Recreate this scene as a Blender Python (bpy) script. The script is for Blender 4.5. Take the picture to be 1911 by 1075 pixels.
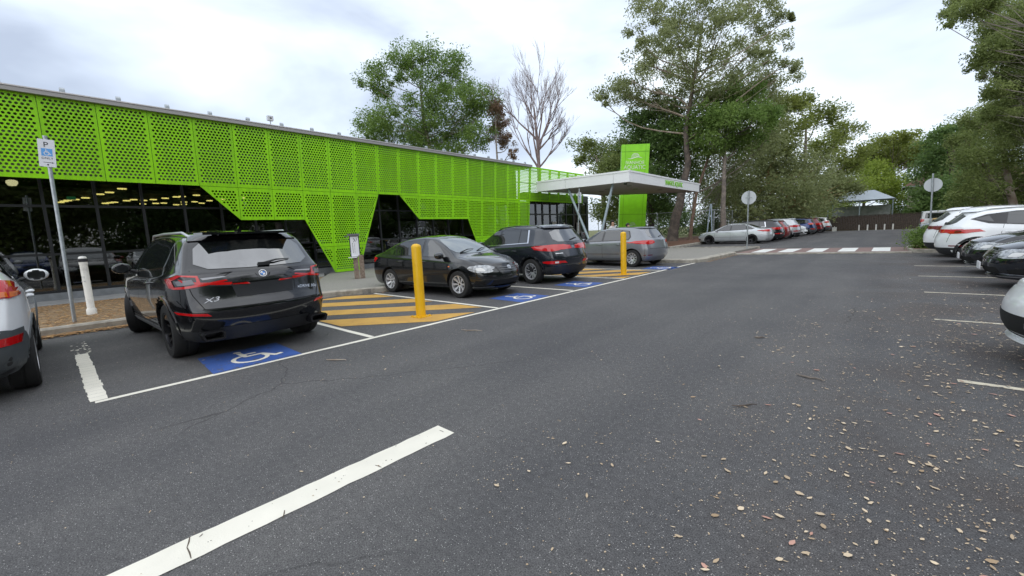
import bpy, bmesh, math, random
import numpy as np
from mathutils import Vector, Matrix
from mathutils.bvhtree import BVHTree
R = math.radians
random.seed(4)
rng = np.random.default_rng(7)
S = bpy.context.scene
C = S.collection
for o in list(bpy.data.objects):
    bpy.data.objects.remove(o)

# ------------------------------------------------------------------ camera
FPX, YAW, PITCH, ROLL, CAMH = 786.5, .737655, .129844, -.0446913, 1.45
PW, PH = 1911, 1075
_cy, _sy, _cp, _sp = math.cos(YAW), math.sin(YAW), math.cos(PITCH), math.sin(PITCH)
_fw = Vector((-_sy*_cp, _cy*_cp, -_sp))
_rt0 = Vector((_cy, _sy, 0))
_up0 = _rt0.cross(_fw)
_rt = math.cos(ROLL)*_rt0 + math.sin(ROLL)*_up0
_up = -math.sin(ROLL)*_rt0 + math.cos(ROLL)*_up0
cam = bpy.data.cameras.new('camera')
cam_o = bpy.data.objects.new('camera', cam)
C.objects.link(cam_o)
m = Matrix.Identity(4)
for i in range(3):
    m[i][0], m[i][1], m[i][2] = _rt[i], _up[i], -_fw[i]
m[2][3] = CAMH
cam_o.matrix_world = m
cam.sensor_width = 36
cam.lens = 36*FPX/PW
cam.clip_end = 2000
cam.clip_start = .05
S.camera = cam_o

def ray(px, py):
    return _fw + _rt*((px-PW/2)/FPX) - _up*((py-PH/2)/FPX)
def at_z(px, py, z=0):
    d = ray(px, py); t = (z-CAMH)/d.z
    return Vector((0, 0, CAMH)) + d*t
def at_d(px, py, D):            # point at depth D metres straight ahead of the lens
    return Vector((0, 0, CAMH)) + ray(px, py)*D

# ------------------------------------------------------------------ light
SUN_EL = 40
sun = bpy.data.lights.new('sun', 'SUN')
sun.energy = 1.3
sun.angle = R(150)
sun.color = (1, .96, .9)
sun_o = bpy.data.objects.new('sun', sun)
C.objects.link(sun_o)
sun_o.rotation_euler = (R(50), 0, R(40))
W = bpy.data.worlds.new('World')
S.world = W
W.use_nodes = True
wt = W.node_tree
wt.nodes.clear()
def wn(t, **k):
    n = wt.nodes.new(t)
    for a, b in k.items(): setattr(n, a, b)
    return n
tc = wn('ShaderNodeTexCoord')
mp = wn('ShaderNodeMapping'); mp.inputs['Scale'].default_value = (1.1, 1.1, 3.2); mp.inputs['Rotation'].default_value = (0, 0, .5)
mp.inputs['Location'].default_value = (.7, .2, 0)
nz = wn('ShaderNodeTexNoise'); nz.inputs['Scale'].default_value = 1.5; nz.inputs['Detail'].default_value = 5; nz.inputs['Roughness'].default_value = .5; nz.inputs['Distortion'].default_value = .3
cr = wn('ShaderNodeValToRGB')
cr.color_ramp.elements[0].position = .36; cr.color_ramp.elements[0].color = (.36, .41, .505, 1)
cr.color_ramp.elements[1].position = .63; cr.color_ramp.elements[1].color = (.76, .82, .87, 1)
e = cr.color_ramp.elements.new(.5); e.color = (.575, .645, .75, 1)
sky = wn('ShaderNodeTexSky', sky_type='NISHITA'); sky.sun_disc = False; sky.sun_elevation = R(SUN_EL); sky.sun_rotation = R(140)
skm = wn('ShaderNodeBackground'); skm.inputs[1].default_value = .012
wt.links.new(sky.outputs[0], skm.inputs[0])
bg = wn('ShaderNodeBackground'); bg.inputs[1].default_value = .86
ad = wn('ShaderNodeAddShader')
out = wn('ShaderNodeOutputWorld')
for a, b in ((tc.outputs['Generated'], mp.inputs[0]), (mp.outputs[0], nz.inputs['Vector']), (nz.outputs[0], cr.inputs[0]),
             (cr.outputs[0], bg.inputs[0]), (bg.outputs[0], ad.inputs[0]), (skm.outputs[0], ad.inputs[1]), (ad.outputs[0], out.inputs[0])):
    wt.links.new(a, b)
S.view_settings.view_transform = 'Standard'
S.view_settings.look = 'None'
S.view_settings.exposure = 0.76
S.view_settings.gamma = 1
S.cycles.use_denoising = True
S.cycles.max_bounces = 8
S.cycles.transparent_max_bounces = 12
S.cycles.caustics_reflective = False
S.cycles.caustics_refractive = False

# ------------------------------------------------------------------ materials
MATS = {}
def mat(name, col=(.5, .5, .5), rough=.5, metal=0, coat=0, spec=.5, ior=1.5, noise=None, nscale=10, bump=0, bscale=60, emit=None, estr=1, coords='Object', coatr=.03):
    """noise=(colour2, low, high): second colour mixed in by noise"""
    if name in MATS: return MATS[name]
    M = bpy.data.materials.new(name); M.use_nodes = True
    t = M.node_tree; b = t.nodes['Principled BSDF']
    b.inputs['Base Color'].default_value = (*col, 1)
    b.inputs['Roughness'].default_value = rough
    b.inputs['Metallic'].default_value = metal
    b.inputs['Coat Weight'].default_value = coat
    b.inputs['Coat Roughness'].default_value = coatr
    b.inputs['Coat IOR'].default_value = 1.5
    b.inputs['Specular IOR Level'].default_value = spec
    b.inputs['IOR'].default_value = ior
    if emit:
        b.inputs['Emission Color'].default_value = (*emit, 1); b.inputs['Emission Strength'].default_value = estr
    if noise or bump:
        tcn = t.nodes.new('ShaderNodeTexCoord')
    if noise:
        n = t.nodes.new('ShaderNodeTexNoise'); n.inputs['Scale'].default_value = nscale; n.inputs['Detail'].default_value = 6; n.inputs['Roughness'].default_value = .6
        r = t.nodes.new('ShaderNodeMapRange'); r.inputs['From Min'].default_value = noise[1]; r.inputs['From Max'].default_value = noise[2]
        mx = t.nodes.new('ShaderNodeMix'); mx.data_type = 'RGBA'
        mx.inputs['A'].default_value = (*col, 1); mx.inputs['B'].default_value = (*noise[0], 1)
        t.links.new(tcn.outputs[coords], n.inputs['Vector']); t.links.new(n.outputs[0], r.inputs[0]); t.links.new(r.outputs[0], mx.inputs['Factor']); t.links.new(mx.outputs['Result'], b.inputs['Base Color'])
    if bump:
        n2 = t.nodes.new('ShaderNodeTexNoise'); n2.inputs['Scale'].default_value = bscale; n2.inputs['Detail'].default_value = 4
        bp = t.nodes.new('ShaderNodeBump'); bp.inputs['Strength'].default_value = bump; bp.inputs['Distance'].default_value = .01
        t.links.new(tcn.outputs[coords], n2.inputs['Vector']); t.links.new(n2.outputs[0], bp.inputs['Height']); t.links.new(bp.outputs[0], b.inputs['Normal'])
    MATS[name] = M
    return M

def nodes_mat(name):
    M = bpy.data.materials.new(name); M.use_nodes = True
    MATS[name] = M
    return M, M.node_tree, M.node_tree.nodes['Principled BSDF']

def asphalt_mat():
    M, t, b = nodes_mat('asphalt')
    N = t.nodes.new; L = t.links.new
    tc = N('ShaderNodeTexCoord')
    def noise(sc, det=4, ro=.6, dis=0):
        n = N('ShaderNodeTexNoise'); n.inputs['Scale'].default_value = sc; n.inputs['Detail'].default_value = det; n.inputs['Roughness'].default_value = ro; n.inputs['Distortion'].default_value = dis
        L(tc.outputs['Object'], n.inputs['Vector']); return n
    def ramp(src, a, b_, ca, cb):
        r = N('ShaderNodeValToRGB'); r.color_ramp.elements[0].position = a; r.color_ramp.elements[1].position = b_
        r.color_ramp.elements[0].color = (*ca, 1); r.color_ramp.elements[1].color = (*cb, 1); L(src, r.inputs[0]); return r
    fine = noise(140, 3, .7)
    mid = noise(22, 5, .7)
    big = noise(.35, 4, .55, .3)
    r1 = ramp(fine.outputs[0], .3, .72, (.022, .022, .022), (.176, .174, .172))
    r2 = ramp(mid.outputs[0], .3, .7, (.75, .75, .76), (1.2, 1.2, 1.2))
    r3 = ramp(big.outputs[0], .35, .65, (.84, .84, .87), (1.14, 1.13, 1.12))
    m1 = N('ShaderNodeMix'); m1.data_type = 'RGBA'; m1.blend_type = 'MULTIPLY'; m1.inputs['Factor'].default_value = 1
    L(r1.outputs[0], m1.inputs['A']); L(r2.outputs[0], m1.inputs['B'])
    m2 = N('ShaderNodeMix'); m2.data_type = 'RGBA'; m2.blend_type = 'MULTIPLY'; m2.inputs['Factor'].default_value = 1
    L(m1.outputs['Result'], m2.inputs['A']); L(r3.outputs[0], m2.inputs['B'])
    # pale stone chips
    v = N('ShaderNodeTexVoronoi'); v.inputs['Scale'].default_value = 90; L(tc.outputs['Object'], v.inputs['Vector'])
    chip = N('ShaderNodeMath'); chip.operation = 'LESS_THAN'; chip.inputs[1].default_value = .20; L(v.outputs['Distance'], chip.inputs[0])
    sp = N('ShaderNodeSeparateColor'); L(v.outputs['Color'], sp.inputs[0])
    sel = N('ShaderNodeMath'); sel.operation = 'GREATER_THAN'; sel.inputs[1].default_value = .70; L(sp.outputs[0], sel.inputs[0])
    an = N('ShaderNodeMath'); an.operation = 'MULTIPLY'; L(chip.outputs[0], an.inputs[0]); L(sel.outputs[0], an.inputs[1])
    m3 = N('ShaderNodeMix'); m3.data_type = 'RGBA'; L(an.outputs[0], m3.inputs['Factor']); L(m2.outputs['Result'], m3.inputs['A']); m3.inputs['B'].default_value = (.44, .43, .41, 1)
    # brown tannin stains under the trees on the right hand side
    sx = N('ShaderNodeSeparateXYZ'); L(tc.outputs['Object'], sx.inputs[0])
    mr = N('ShaderNodeMapRange'); mr.inputs['From Min'].default_value = -1.2; mr.inputs['From Max'].default_value = 1.6; L(sx.outputs[0], mr.inputs[0])
    st = noise(.9, 5, .65, .5); mr2 = N('ShaderNodeMapRange'); mr2.inputs['From Min'].default_value = .42; mr2.inputs['From Max'].default_value = .62; L(st.outputs[0], mr2.inputs[0])
    mm = N('ShaderNodeMath'); mm.operation = 'MULTIPLY'; L(mr.outputs[0], mm.inputs[0]); L(mr2.outputs[0], mm.inputs[1])
    m4 = N('ShaderNodeMix'); m4.data_type = 'RGBA'; m4.blend_type = 'MULTIPLY'; L(mm.outputs[0], m4.inputs['Factor']); L(m3.outputs['Result'], m4.inputs['A']); m4.inputs['B'].default_value = (.80, .66, .58, 1)
    cur = m4.outputs['Result']
    wp = noise(1.3, 3, .6); wv = N('ShaderNodeVectorMath'); wv.operation = 'MULTIPLY_ADD'; wv.inputs[1].default_value = (.5, .5, 0); L(wp.outputs['Color'], wv.inputs[0]); L(tc.outputs['Object'], wv.inputs[2])
    ve = N('ShaderNodeTexVoronoi'); ve.feature = 'DISTANCE_TO_EDGE'; ve.inputs['Scale'].default_value = .30; L(wv.outputs[0], ve.inputs['Vector'])
    ce = N('ShaderNodeMapRange'); ce.inputs['From Min'].default_value = .001; ce.inputs['From Max'].default_value = .0035; ce.inputs['To Min'].default_value = 1; ce.inputs['To Max'].default_value = 0; L(ve.outputs['Distance'], ce.inputs[0])
    cm = noise(.22, 2, .5); cmr = N('ShaderNodeMapRange'); cmr.inputs['From Min'].default_value = .52; cmr.inputs['From Max'].default_value = .58; cmr.inputs['To Max'].default_value = .55; L(cm.outputs[0], cmr.inputs[0])
    c2 = N('ShaderNodeMath'); c2.operation = 'MULTIPLY'; L(ce.outputs[0], c2.inputs[0]); L(cmr.outputs[0], c2.inputs[1])
    m5 = N('ShaderNodeMix'); m5.data_type = 'RGBA'; L(c2.outputs[0], m5.inputs['Factor']); L(cur, m5.inputs['A']); m5.inputs['B'].default_value = (.018, .018, .018, 1)
    # oil drips and tyre-darkened patches
    vo = N('ShaderNodeTexVoronoi'); vo.inputs['Scale'].default_value = .55; L(wv.outputs[0], vo.inputs['Vector'])
    vs = N('ShaderNodeSeparateColor'); L(vo.outputs['Color'], vs.inputs[0])
    od = N('ShaderNodeMapRange'); od.inputs['From Min'].default_value = .05; od.inputs['From Max'].default_value = .22; od.inputs['To Min'].default_value = .5; od.inputs['To Max'].default_value = 0; L(vo.outputs['Distance'], od.inputs[0])
    os_ = N('ShaderNodeMath'); os_.operation = 'GREATER_THAN'; os_.inputs[1].default_value = .72; L(vs.outputs[1], os_.inputs[0])
    o2 = N('ShaderNodeMath'); o2.operation = 'MULTIPLY'; L(od.outputs[0], o2.inputs[0]); L(os_.outputs[0], o2.inputs[1])
    m6 = N('ShaderNodeMix'); m6.data_type = 'RGBA'; L(o2.outputs[0], m6.inputs['Factor']); L(m5.outputs['Result'], m6.inputs['A']); m6.inputs['B'].default_value = (.035, .034, .034, 1)
    # long lane bands polished by tyres
    mpb = N('ShaderNodeMapping'); mpb.inputs['Scale'].default_value = (1.1, .06, 1); L(tc.outputs['Object'], mpb.inputs[0])
    bn = N('ShaderNodeTexNoise'); bn.inputs['Scale'].default_value = 1; bn.inputs['Detail'].default_value = 3; L(mpb.outputs[0], bn.inputs['Vector'])
    br = ramp(bn.outputs[0], .38, .62, (.90, .90, .91), (1.10, 1.09, 1.08))
    m7 = N('ShaderNodeMix'); m7.data_type = 'RGBA'; m7.blend_type = 'MULTIPLY'; m7.inputs['Factor'].default_value = 1; L(m6.outputs['Result'], m7.inputs['A']); L(br.outputs[0], m7.inputs['B'])
    L(m7.outputs['Result'], b.inputs['Base Color'])
    b.inputs['Roughness'].default_value = .82; b.inputs['Specular IOR Level'].default_value = .35
    bp = N('ShaderNodeBump'); bp.inputs['Strength'].default_value = .7; bp.inputs['Distance'].default_value = .006
    L(fine.outputs[0], bp.inputs['Height']); L(bp.outputs[0], b.inputs['Normal'])
    return M

def paint_mat(name, col, col2, wear=.62, scale=14):
    """worn road paint: lets the asphalt show in small worn spots"""
    M, t, b = nodes_mat(name)
    N = t.nodes.new; L = t.links.new
    tc = N('ShaderNodeTexCoord')
    n = N('ShaderNodeTexNoise'); n.inputs['Scale'].default_value = scale; n.inputs['Detail'].default_value = 8; n.inputs['Roughness'].default_value = .72
    n2 = N('ShaderNodeTexNoise'); n2.inputs['Scale'].default_value = 3; n2.inputs['Detail'].default_value = 6
    L(tc.outputs['Object'], n.inputs['Vector']); L(tc.outputs['Object'], n2.inputs['Vector'])
    r = N('ShaderNodeValToRGB'); r.color_ramp.elements[0].position = .3; r.color_ramp.elements[1].position = .7
    r.color_ramp.elements[0].color = (*col2, 1); r.color_ramp.elements[1].color = (*col, 1); L(n2.outputs[0], r.inputs[0])
    gt = N('ShaderNodeMapRange'); gt.inputs['From Min'].default_value = wear; gt.inputs['From Max'].default_value = wear+.05; L(n.outputs[0], gt.inputs[0])
    mx = N('ShaderNodeMix'); mx.data_type = 'RGBA'; L(gt.outputs[0], mx.inputs['Factor']); L(r.outputs[0], mx.inputs['A']); mx.inputs['B'].default_value = (.09, .09, .09, 1)
    L(mx.outputs['Result'], b.inputs['Base Color']); b.inputs['Roughness'].default_value = .7
    f = N('ShaderNodeTexNoise'); f.inputs['Scale'].default_value = 140; L(tc.outputs['Object'], f.inputs['Vector'])
    bp = N('ShaderNodeBump'); bp.inputs['Strength'].default_value = .4; bp.inputs['Distance'].default_value = .004
    L(f.outputs[0], bp.inputs['Height']); L(bp.outputs[0], b.inputs['Normal'])
    return M

def leaf_mat(name, c1, c2, trans=.5):
    M, t, b = nodes_mat(name)
    N = t.nodes.new; L = t.links.new
    at = N('ShaderNodeAttribute'); at.attribute_name = 'tint'
    mx = N('ShaderNodeMix'); mx.data_type = 'RGBA'; mx.inputs['A'].default_value = (*c1, 1); mx.inputs['B'].default_value = (*c2, 1)
    L(at.outputs['Fac'], mx.inputs['Factor'])
    L(mx.outputs['Result'], b.inputs['Base Color'])
    b.inputs['Roughness'].default_value = .5; b.inputs['Specular IOR Level'].default_value = .35
    tr = N('ShaderNodeBsdfTranslucent'); L(mx.outputs['Result'], tr.inputs[0])
    ms = N('ShaderNodeMixShader'); ms.inputs[0].default_value = trans
    L(b.outputs[0], ms.inputs[1]); L(tr.outputs[0], ms.inputs[2]); L(ms.outputs[0], t.nodes['Material Output'].inputs[0])
    return M

def bark_mat(name, c1, c2, sc=3):
    return mat(name, c1, .85, noise=(c2, .4, .62), nscale=sc, bump=.6, bscale=14)

def pane_mat(name='window_glass', tint=(.30, .34, .33), refl=1.0):
    M = bpy.data.materials.new(name); M.use_nodes = True
    t = M.node_tree; t.nodes.clear(); N = t.nodes.new; L = t.links.new
    tr = N('ShaderNodeBsdfTransparent'); tr.inputs[0].default_value = (*tint, 1)
    gl = N('ShaderNodeBsdfGlossy'); gl.inputs['Roughness'].default_value = .015
    fr = N('ShaderNodeFresnel'); fr.inputs[0].default_value = 2.2
    mm = N('ShaderNodeMath'); mm.operation = 'MULTIPLY'; mm.inputs[1].default_value = refl; mm.use_clamp = True
    ms = N('ShaderNodeMixShader'); o = N('ShaderNodeOutputMaterial')
    L(fr.outputs[0], mm.inputs[0]); L(mm.outputs[0], ms.inputs[0]); L(tr.outputs[0], ms.inputs[1]); L(gl.outputs[0], ms.inputs[2]); L(ms.outputs[0], o.inputs[0])
    MATS[name] = M
    return M

ASPH = asphalt_mat()
WHITEP = paint_mat('white_road_paint', (.84, .80, .69), (.72, .69, .59), .66)
WHITEW = paint_mat('worn_white_road_paint', (.70, .64, .50), (.52, .47, .36), .55, 9)
YELP = paint_mat('yellow_road_paint', (.62, .36, .07), (.50, .28, .06), .60)
BLUEP = paint_mat('blue_road_paint', (.050, .12, .40), (.035, .09, .30), .57, 10)
def green_mat():
    M, t, b = nodes_mat('lime_green_panel'); N = t.nodes.new; L = t.links.new
    oi = N('ShaderNodeObjectInfo'); tc = N('ShaderNodeTexCoord')
    mp_ = N('ShaderNodeMapping'); mp_.inputs['Scale'].default_value = (9, .7, 1); L(tc.outputs['Object'], mp_.inputs[0])
    ad_ = N('ShaderNodeVectorMath'); ad_.operation = 'ADD'; L(mp_.outputs[0], ad_.inputs[0]); L(oi.outputs['Location'], ad_.inputs[1])
    n = N('ShaderNodeTexNoise'); n.inputs['Scale'].default_value = 1; n.inputs['Detail'].default_value = 5; L(ad_.outputs[0], n.inputs['Vector'])
    r = N('ShaderNodeValToRGB'); r.color_ramp.elements[0].position = .3; r.color_ramp.elements[1].position = .62
    r.color_ramp.elements[0].color = (.225, .55, .012, 1); r.color_ramp.elements[1].color = (.275, .67, .006, 1); L(n.outputs[0], r.inputs[0])
    mr = N('ShaderNodeMapRange'); mr.inputs['To Min'].default_value = .92; mr.inputs['To Max'].default_value = 1.06; L(oi.outputs['Random'], mr.inputs[0])
    mx = N('ShaderNodeMix'); mx.data_type = 'RGBA'; mx.blend_type = 'MULTIPLY'; mx.inputs['Factor'].default_value = 1
    cb = N('ShaderNodeCombineColor'); [L(mr.outputs[0], cb.inputs[k]) for k in range(3)]
    L(r.outputs[0], mx.inputs['A']); L(cb.outputs[0], mx.inputs['B']); L(mx.outputs['Result'], b.inputs['Base Color'])
    b.inputs['Roughness'].default_value = .42; b.inputs['Specular IOR Level'].default_value = .35
    return M
GREEN = green_mat()
GREEND = mat('lime_green_cladding', (.23, .62, .006), .38, noise=((.20, .55, .006), .4, .6), nscale=1.5)
DARKFR = mat('black_window_frame', (.012, .014, .016), .35)
CONC = mat('kerb_concrete', (.42, .39, .33), .9, noise=((.27, .25, .21), .42, .62), nscale=5, bump=.4, bscale=50)
FOOT = mat('exposed_aggregate_footpath', (.30, .285, .25), .9, noise=((.21, .20, .18), .45, .55), nscale=45, bump=.4, bscale=90)
PLINTH = mat('painted_plinth', (.17, .18, .19), .8, noise=((.13, .14, .145), .4, .6), nscale=4)
DIRT = mat('garden_bed_soil', (.17, .115, .065), .95, noise=((.30, .20, .11), .45, .6), nscale=9, bump=1, bscale=30)
MULCH = mat('bark_mulch', (.13, .06, .035), .95, noise=((.20, .10, .06), .45, .6), nscale=14, bump=1, bscale=30)
GRASSG = mat('dry_grass_ground', (.10, .13, .035), .95, noise=((.20, .17, .07), .42, .62), nscale=2, bump=.8, bscale=40)
STEEL = mat('galvanised_steel', (.42, .45, .47), .42, .75, noise=((.33, .36, .38), .4, .6), nscale=12)
STEELP = mat('painted_grey_steel', (.30, .36, .40), .45, .2)
WHITEC = mat('white_cladding', (.80, .805, .81), .45, noise=((.77, .775, .78), .4, .6), nscale=.6)
SOFFIT = mat('soffit_lining', (.42, .40, .40), .7)
YELLOW = mat('yellow_bollard_paint', (.82, .48, .010), .38, noise=((.72, .40, .012), .5, .75), nscale=5)
WHITEPL = mat('white_painted_post', (.72, .71, .66), .55, noise=((.55, .54, .5), .5, .7), nscale=9)
TYRE = mat('tyre_rubber', (.018, .018, .018), .8, bump=.2, bscale=80)
PLASTIC = mat('black_plastic_trim', (.022, .023, .025), .55)
GLOSSB = mat('gloss_black_trim', (.008, .008, .009), .12, coat=.5)
WELL = mat('wheel_well', (.006, .006, .006), .95)
CARGLASS = mat('tinted_car_glass', (.010, .013, .013), .02, spec=.5, ior=2.9)
SIDEGL = mat('side_glass', (.012, .015, .015), .02, spec=.5, ior=2.0)
MIRG = mat('mirror_glass', (.02, .022, .024), .05, spec=.5, ior=1.6)
WSGLASS = mat('windscreen_glass', (.10, .125, .13), .02, spec=.5, ior=3.0)
CHROME = mat('chrome', (.75, .76, .78), .12, 1)
RED = mat('red_lamp_lens', (.55, .006, .008), .12, coat=1)
REDD = mat('dark_red_lamp_lens', (.16, .006, .01), .12, coat=1)
ORANGE = mat('orange_lamp_lens', (.75, .16, .01), .12, coat=1)
CLEAR = mat('clear_lamp_lens', (.44, .46, .47), .12, .2, coat=1, noise=((.20, .21, .22), .45, .6), nscale=16)
LAMPW = mat('lamp_reflector', (.70, .70, .68), .3, .1)
ALLOY = mat('alloy_silver', (.62, .63, .65), .3, .45)
ALLOYD = mat('alloy_dark', (.05, .05, .055), .25, .8)
PLATE = mat('plate_white', (.70, .70, .72), .5)
BLACKT = mat('black_lettering', (.02, .02, .025), .5)
SIGNW = mat('sign_white', (.72, .73, .76), .4)
SIGNB = mat('sign_blue', (.12, .36, .75), .4)
SIGNG = mat('sign_back_grey', (.50, .53, .55), .5, .1)

# ------------------------------------------------------------------ helpers
def link(name, mesh, parent=None, loc=None, smooth=None):
    o = bpy.data.objects.new(name, mesh)
    C.objects.link(o)
    if parent: o.parent = parent
    if loc: o.location = loc
    if smooth is not None and hasattr(mesh, 'polygons'):
        mesh.polygons.foreach_set('use_smooth', [True]*len(mesh.polygons))
        mesh.set_sharp_from_angle(angle=R(smooth))
    return o
def tag(o, label=None, cat=None, group=None, kind=None):
    if label: o['label'] = label
    if cat: o['category'] = cat
    if group: o['group'] = group
    if kind: o['kind'] = kind
    return o
def empty(name, loc=(0, 0, 0), rz=0):
    o = bpy.data.objects.new(name, None); C.objects.link(o)
    o.location = loc; o.rotation_euler = (0, 0, rz); o.empty_display_size = .3
    return o
class MB:
    def __init__(s): s.b = bmesh.new(); s.mats = []; s.mi = 0
    def m(s, material):
        if material not in s.mats: s.mats.append(material)
        s.mi = s.mats.index(material); return s
    def poly(s, pts):
        vs = [s.b.verts.new(p) for p in pts]
        f = s.b.faces.new(vs); f.material_index = s.mi; return f
    def box(s, lo, hi, mtx=None):
        x0, y0, z0 = lo; x1, y1, z1 = hi
        P = [(x0,y0,z0),(x1,y0,z0),(x1,y1,z0),(x0,y1,z0),(x0,y0,z1),(x1,y0,z1),(x1,y1,z1),(x0,y1,z1)]
        P = [Vector(p) for p in P]
        if mtx: P = [mtx @ p for p in P]
        v = [s.b.verts.new(p) for p in P]
        for q in ((0,3,2,1),(4,5,6,7),(0,1,5,4),(1,2,6,5),(2,3,7,6),(3,0,4,7)):
            f = s.b.faces.new([v[i] for i in q]); f.material_index = s.mi
        return s
    def prism(s, pts, z0, z1, mtx=None):
        n = len(pts)
        a = [Vector((p[0], p[1], z0)) for p in pts]; b = [Vector((p[0], p[1], z1)) for p in pts]
        if mtx: a = [mtx @ p for p in a]; b = [mtx @ p for p in b]
        a = [s.b.verts.new(p) for p in a]; b = [s.b.verts.new(p) for p in b]
        fs = [s.b.faces.new(a[::-1]), s.b.faces.new(b)]
        for i in range(n): fs.append(s.b.faces.new((a[i], a[(i+1) % n], b[(i+1) % n], b[i])))
        for f in fs: f.material_index = s.mi
        return s
    def tube(s, pts, rad, seg=10, cap=True):
        pts = [Vector(p) for p in pts]
        if not hasattr(rad, '__len__'): rad = [rad]*len(pts)
        rings = []; pn = None
        for i, p in enumerate(pts):
            d = (pts[min(i+1, len(pts)-1)] - pts[max(i-1, 0)]).normalized()
            if pn is None:
                a = d.cross(Vector((0, 0, 1)));
                if a.length < .05: a = d.cross(Vector((1, 0, 0)))
                pn = a.normalized()
            pn = (pn - d*pn.dot(d)).normalized(); q = d.cross(pn)
            rings.append([s.b.verts.new(p + (pn*math.cos(2*math.pi*k/seg) + q*math.sin(2*math.pi*k/seg))*rad[i]) for k in range(seg)])
        for i in range(len(pts)-1):
            for k in range(seg):
                f = s.b.faces.new((rings[i][k], rings[i][(k+1) % seg], rings[i+1][(k+1) % seg], rings[i+1][k])); f.material_index = s.mi
        if cap:
            for r_ in (rings[0][::-1], rings[-1]):
                f = s.b.faces.new(r_); f.material_index = s.mi
        return s
    def lathe(s, prof, seg=24, mtx=None):
        """prof: [(r, h)] round local Z"""
        rings = []
        for r_, h in prof:
            ring = []
            for k in range(seg):
                a = 2*math.pi*k/seg; p = Vector((r_*math.cos(a), r_*math.sin(a), h))
                ring.append(s.b.verts.new(mtx @ p if mtx else p))
            rings.append(ring)
        for i in range(len(rings)-1):
            for k in range(seg):
                f = s.b.faces.new((rings[i][k], rings[i][(k+1) % seg], rings[i+1][(k+1) % seg], rings[i+1][k])); f.material_index = s.mi
        for ring, r_ in ((rings[0][::-1], prof[0][0]), (rings[-1], prof[-1][0])):
            if r_ < .01:
                f = s.b.faces.new(ring); f.material_index = s.mi
        return s
    def mesh(s, name):
        me = bpy.data.meshes.new(name)
        bmesh.ops.recalc_face_normals(s.b, faces=s.b.faces)
        s.b.to_mesh(me); s.b.free()
        for mm in s.mats: me.materials.append(mm)
        return me
    def build(s, name, parent=None, loc=None, smooth=None):
        return link(name, s.mesh(name), parent, loc, smooth)

def sheet(name, pts, z, material, kind='structure', sub=None):
    b = MB().m(material); b.poly([(p[0], p[1], z) for p in pts])
    o = b.build(name); o['kind'] = kind
    return o
def copy_tree(o, parent=None):
    c = o.copy(); C.objects.link(c); c.parent = parent
    for ch in list(o.children): copy_tree(ch, c)
    return c
def text_mesh(body, size, material, depth=.002, align='CENTER', spacing=1, shear=0, sx=1):
    cu = bpy.data.curves.new('text', 'FONT'); cu.body = body; cu.size = size; cu.align_x = align; cu.align_y = 'CENTER'
    cu.extrude = depth; cu.space_character = spacing; cu.shear = shear; cu.resolution_u = 3
    o = bpy.data.objects.new('text', cu); C.objects.link(o)
    dg = bpy.context.evaluated_depsgraph_get()
    me = bpy.data.meshes.new_from_object(o.evaluated_get(dg))
    bpy.data.objects.remove(o); me.materials.clear(); me.materials.append(material)
    if sx != 1: me.transform(Matrix.Diagonal((sx, 1, 1, 1)))
    return me
def interp(tab, x):
    xs = [a for a, _ in tab]; ys = [b for _, b in tab]
    return float(np.interp(x, xs, ys))

# ------------------------------------------------------------------ ground
sheet('ground', [(-400, -300), (400, -300), (400, 500), (-400, 500)], -.03, GRASSG)
sheet('car_park_road', [(-11.2, -22), (14, -22), (14, 62), (-11.2, 62)], 0, ASPH)
KX = -10.98
# raised beds and footpaths, each with a real kerb face
def raised(name, pts, z, material, z0=-.02):
    b = MB().m(material); b.prism(pts, z0, z); o = b.build(name); o['kind'] = 'structure'; return o
raised('garden_bed', [(KX-.14, -22), (KX-.14, 4.66), (-15.1, 6.5), (-16.0, 7.05), (-16.05, -22)], .12, DIRT)
raised('footpath', [(KX-.14, 4.66), (-10.42, 5.72), (-10.50, 16.55), (-5.88, 16.72), (-5.62, 17.3), (-5.55, 21.2), (-5.35, 25.4), (-10.2, 25.2), (-10.55, 31), (-17.5, 31.5), (-17.7, 24), (-17.9, 8.2), (-16.0, 7.05), (-15.1, 6.5)], .13, FOOT)
raised('concrete_path', [(-16.05, -22), (-16.0, 7.05), (-18.6, 8.2), (-18.3, -22)], .135, mat('path_concrete', (.27, .27, .265), .9, noise=((.21, .21, .205), .4, .6), nscale=3))
raised('mulch_island', [(-10.3, 25.3), (-10.68, 31), (-10.55, 61), (-40, 61), (-40, 31.6), (-17.4, 31.6), (-10.7, 31.1), (-12.5, 25.6), (-11.6, 25.22)][:0] or [(-10.68, 31.05), (-10.68, 61), (-16.5, 61), (-17.4, 31.6)], .14, MULCH)
raised('mulch_verge', [(-10.35, 25.35), (-10.68, 31.03), (-17.4, 31.5), (-17.3, 27.2)], .145, MULCH)
raised('lawn', [(-16.5, 31.7), (-16.5, 61), (-70, 61), (-70, 31.7)], .10, GRASSG)
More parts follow.
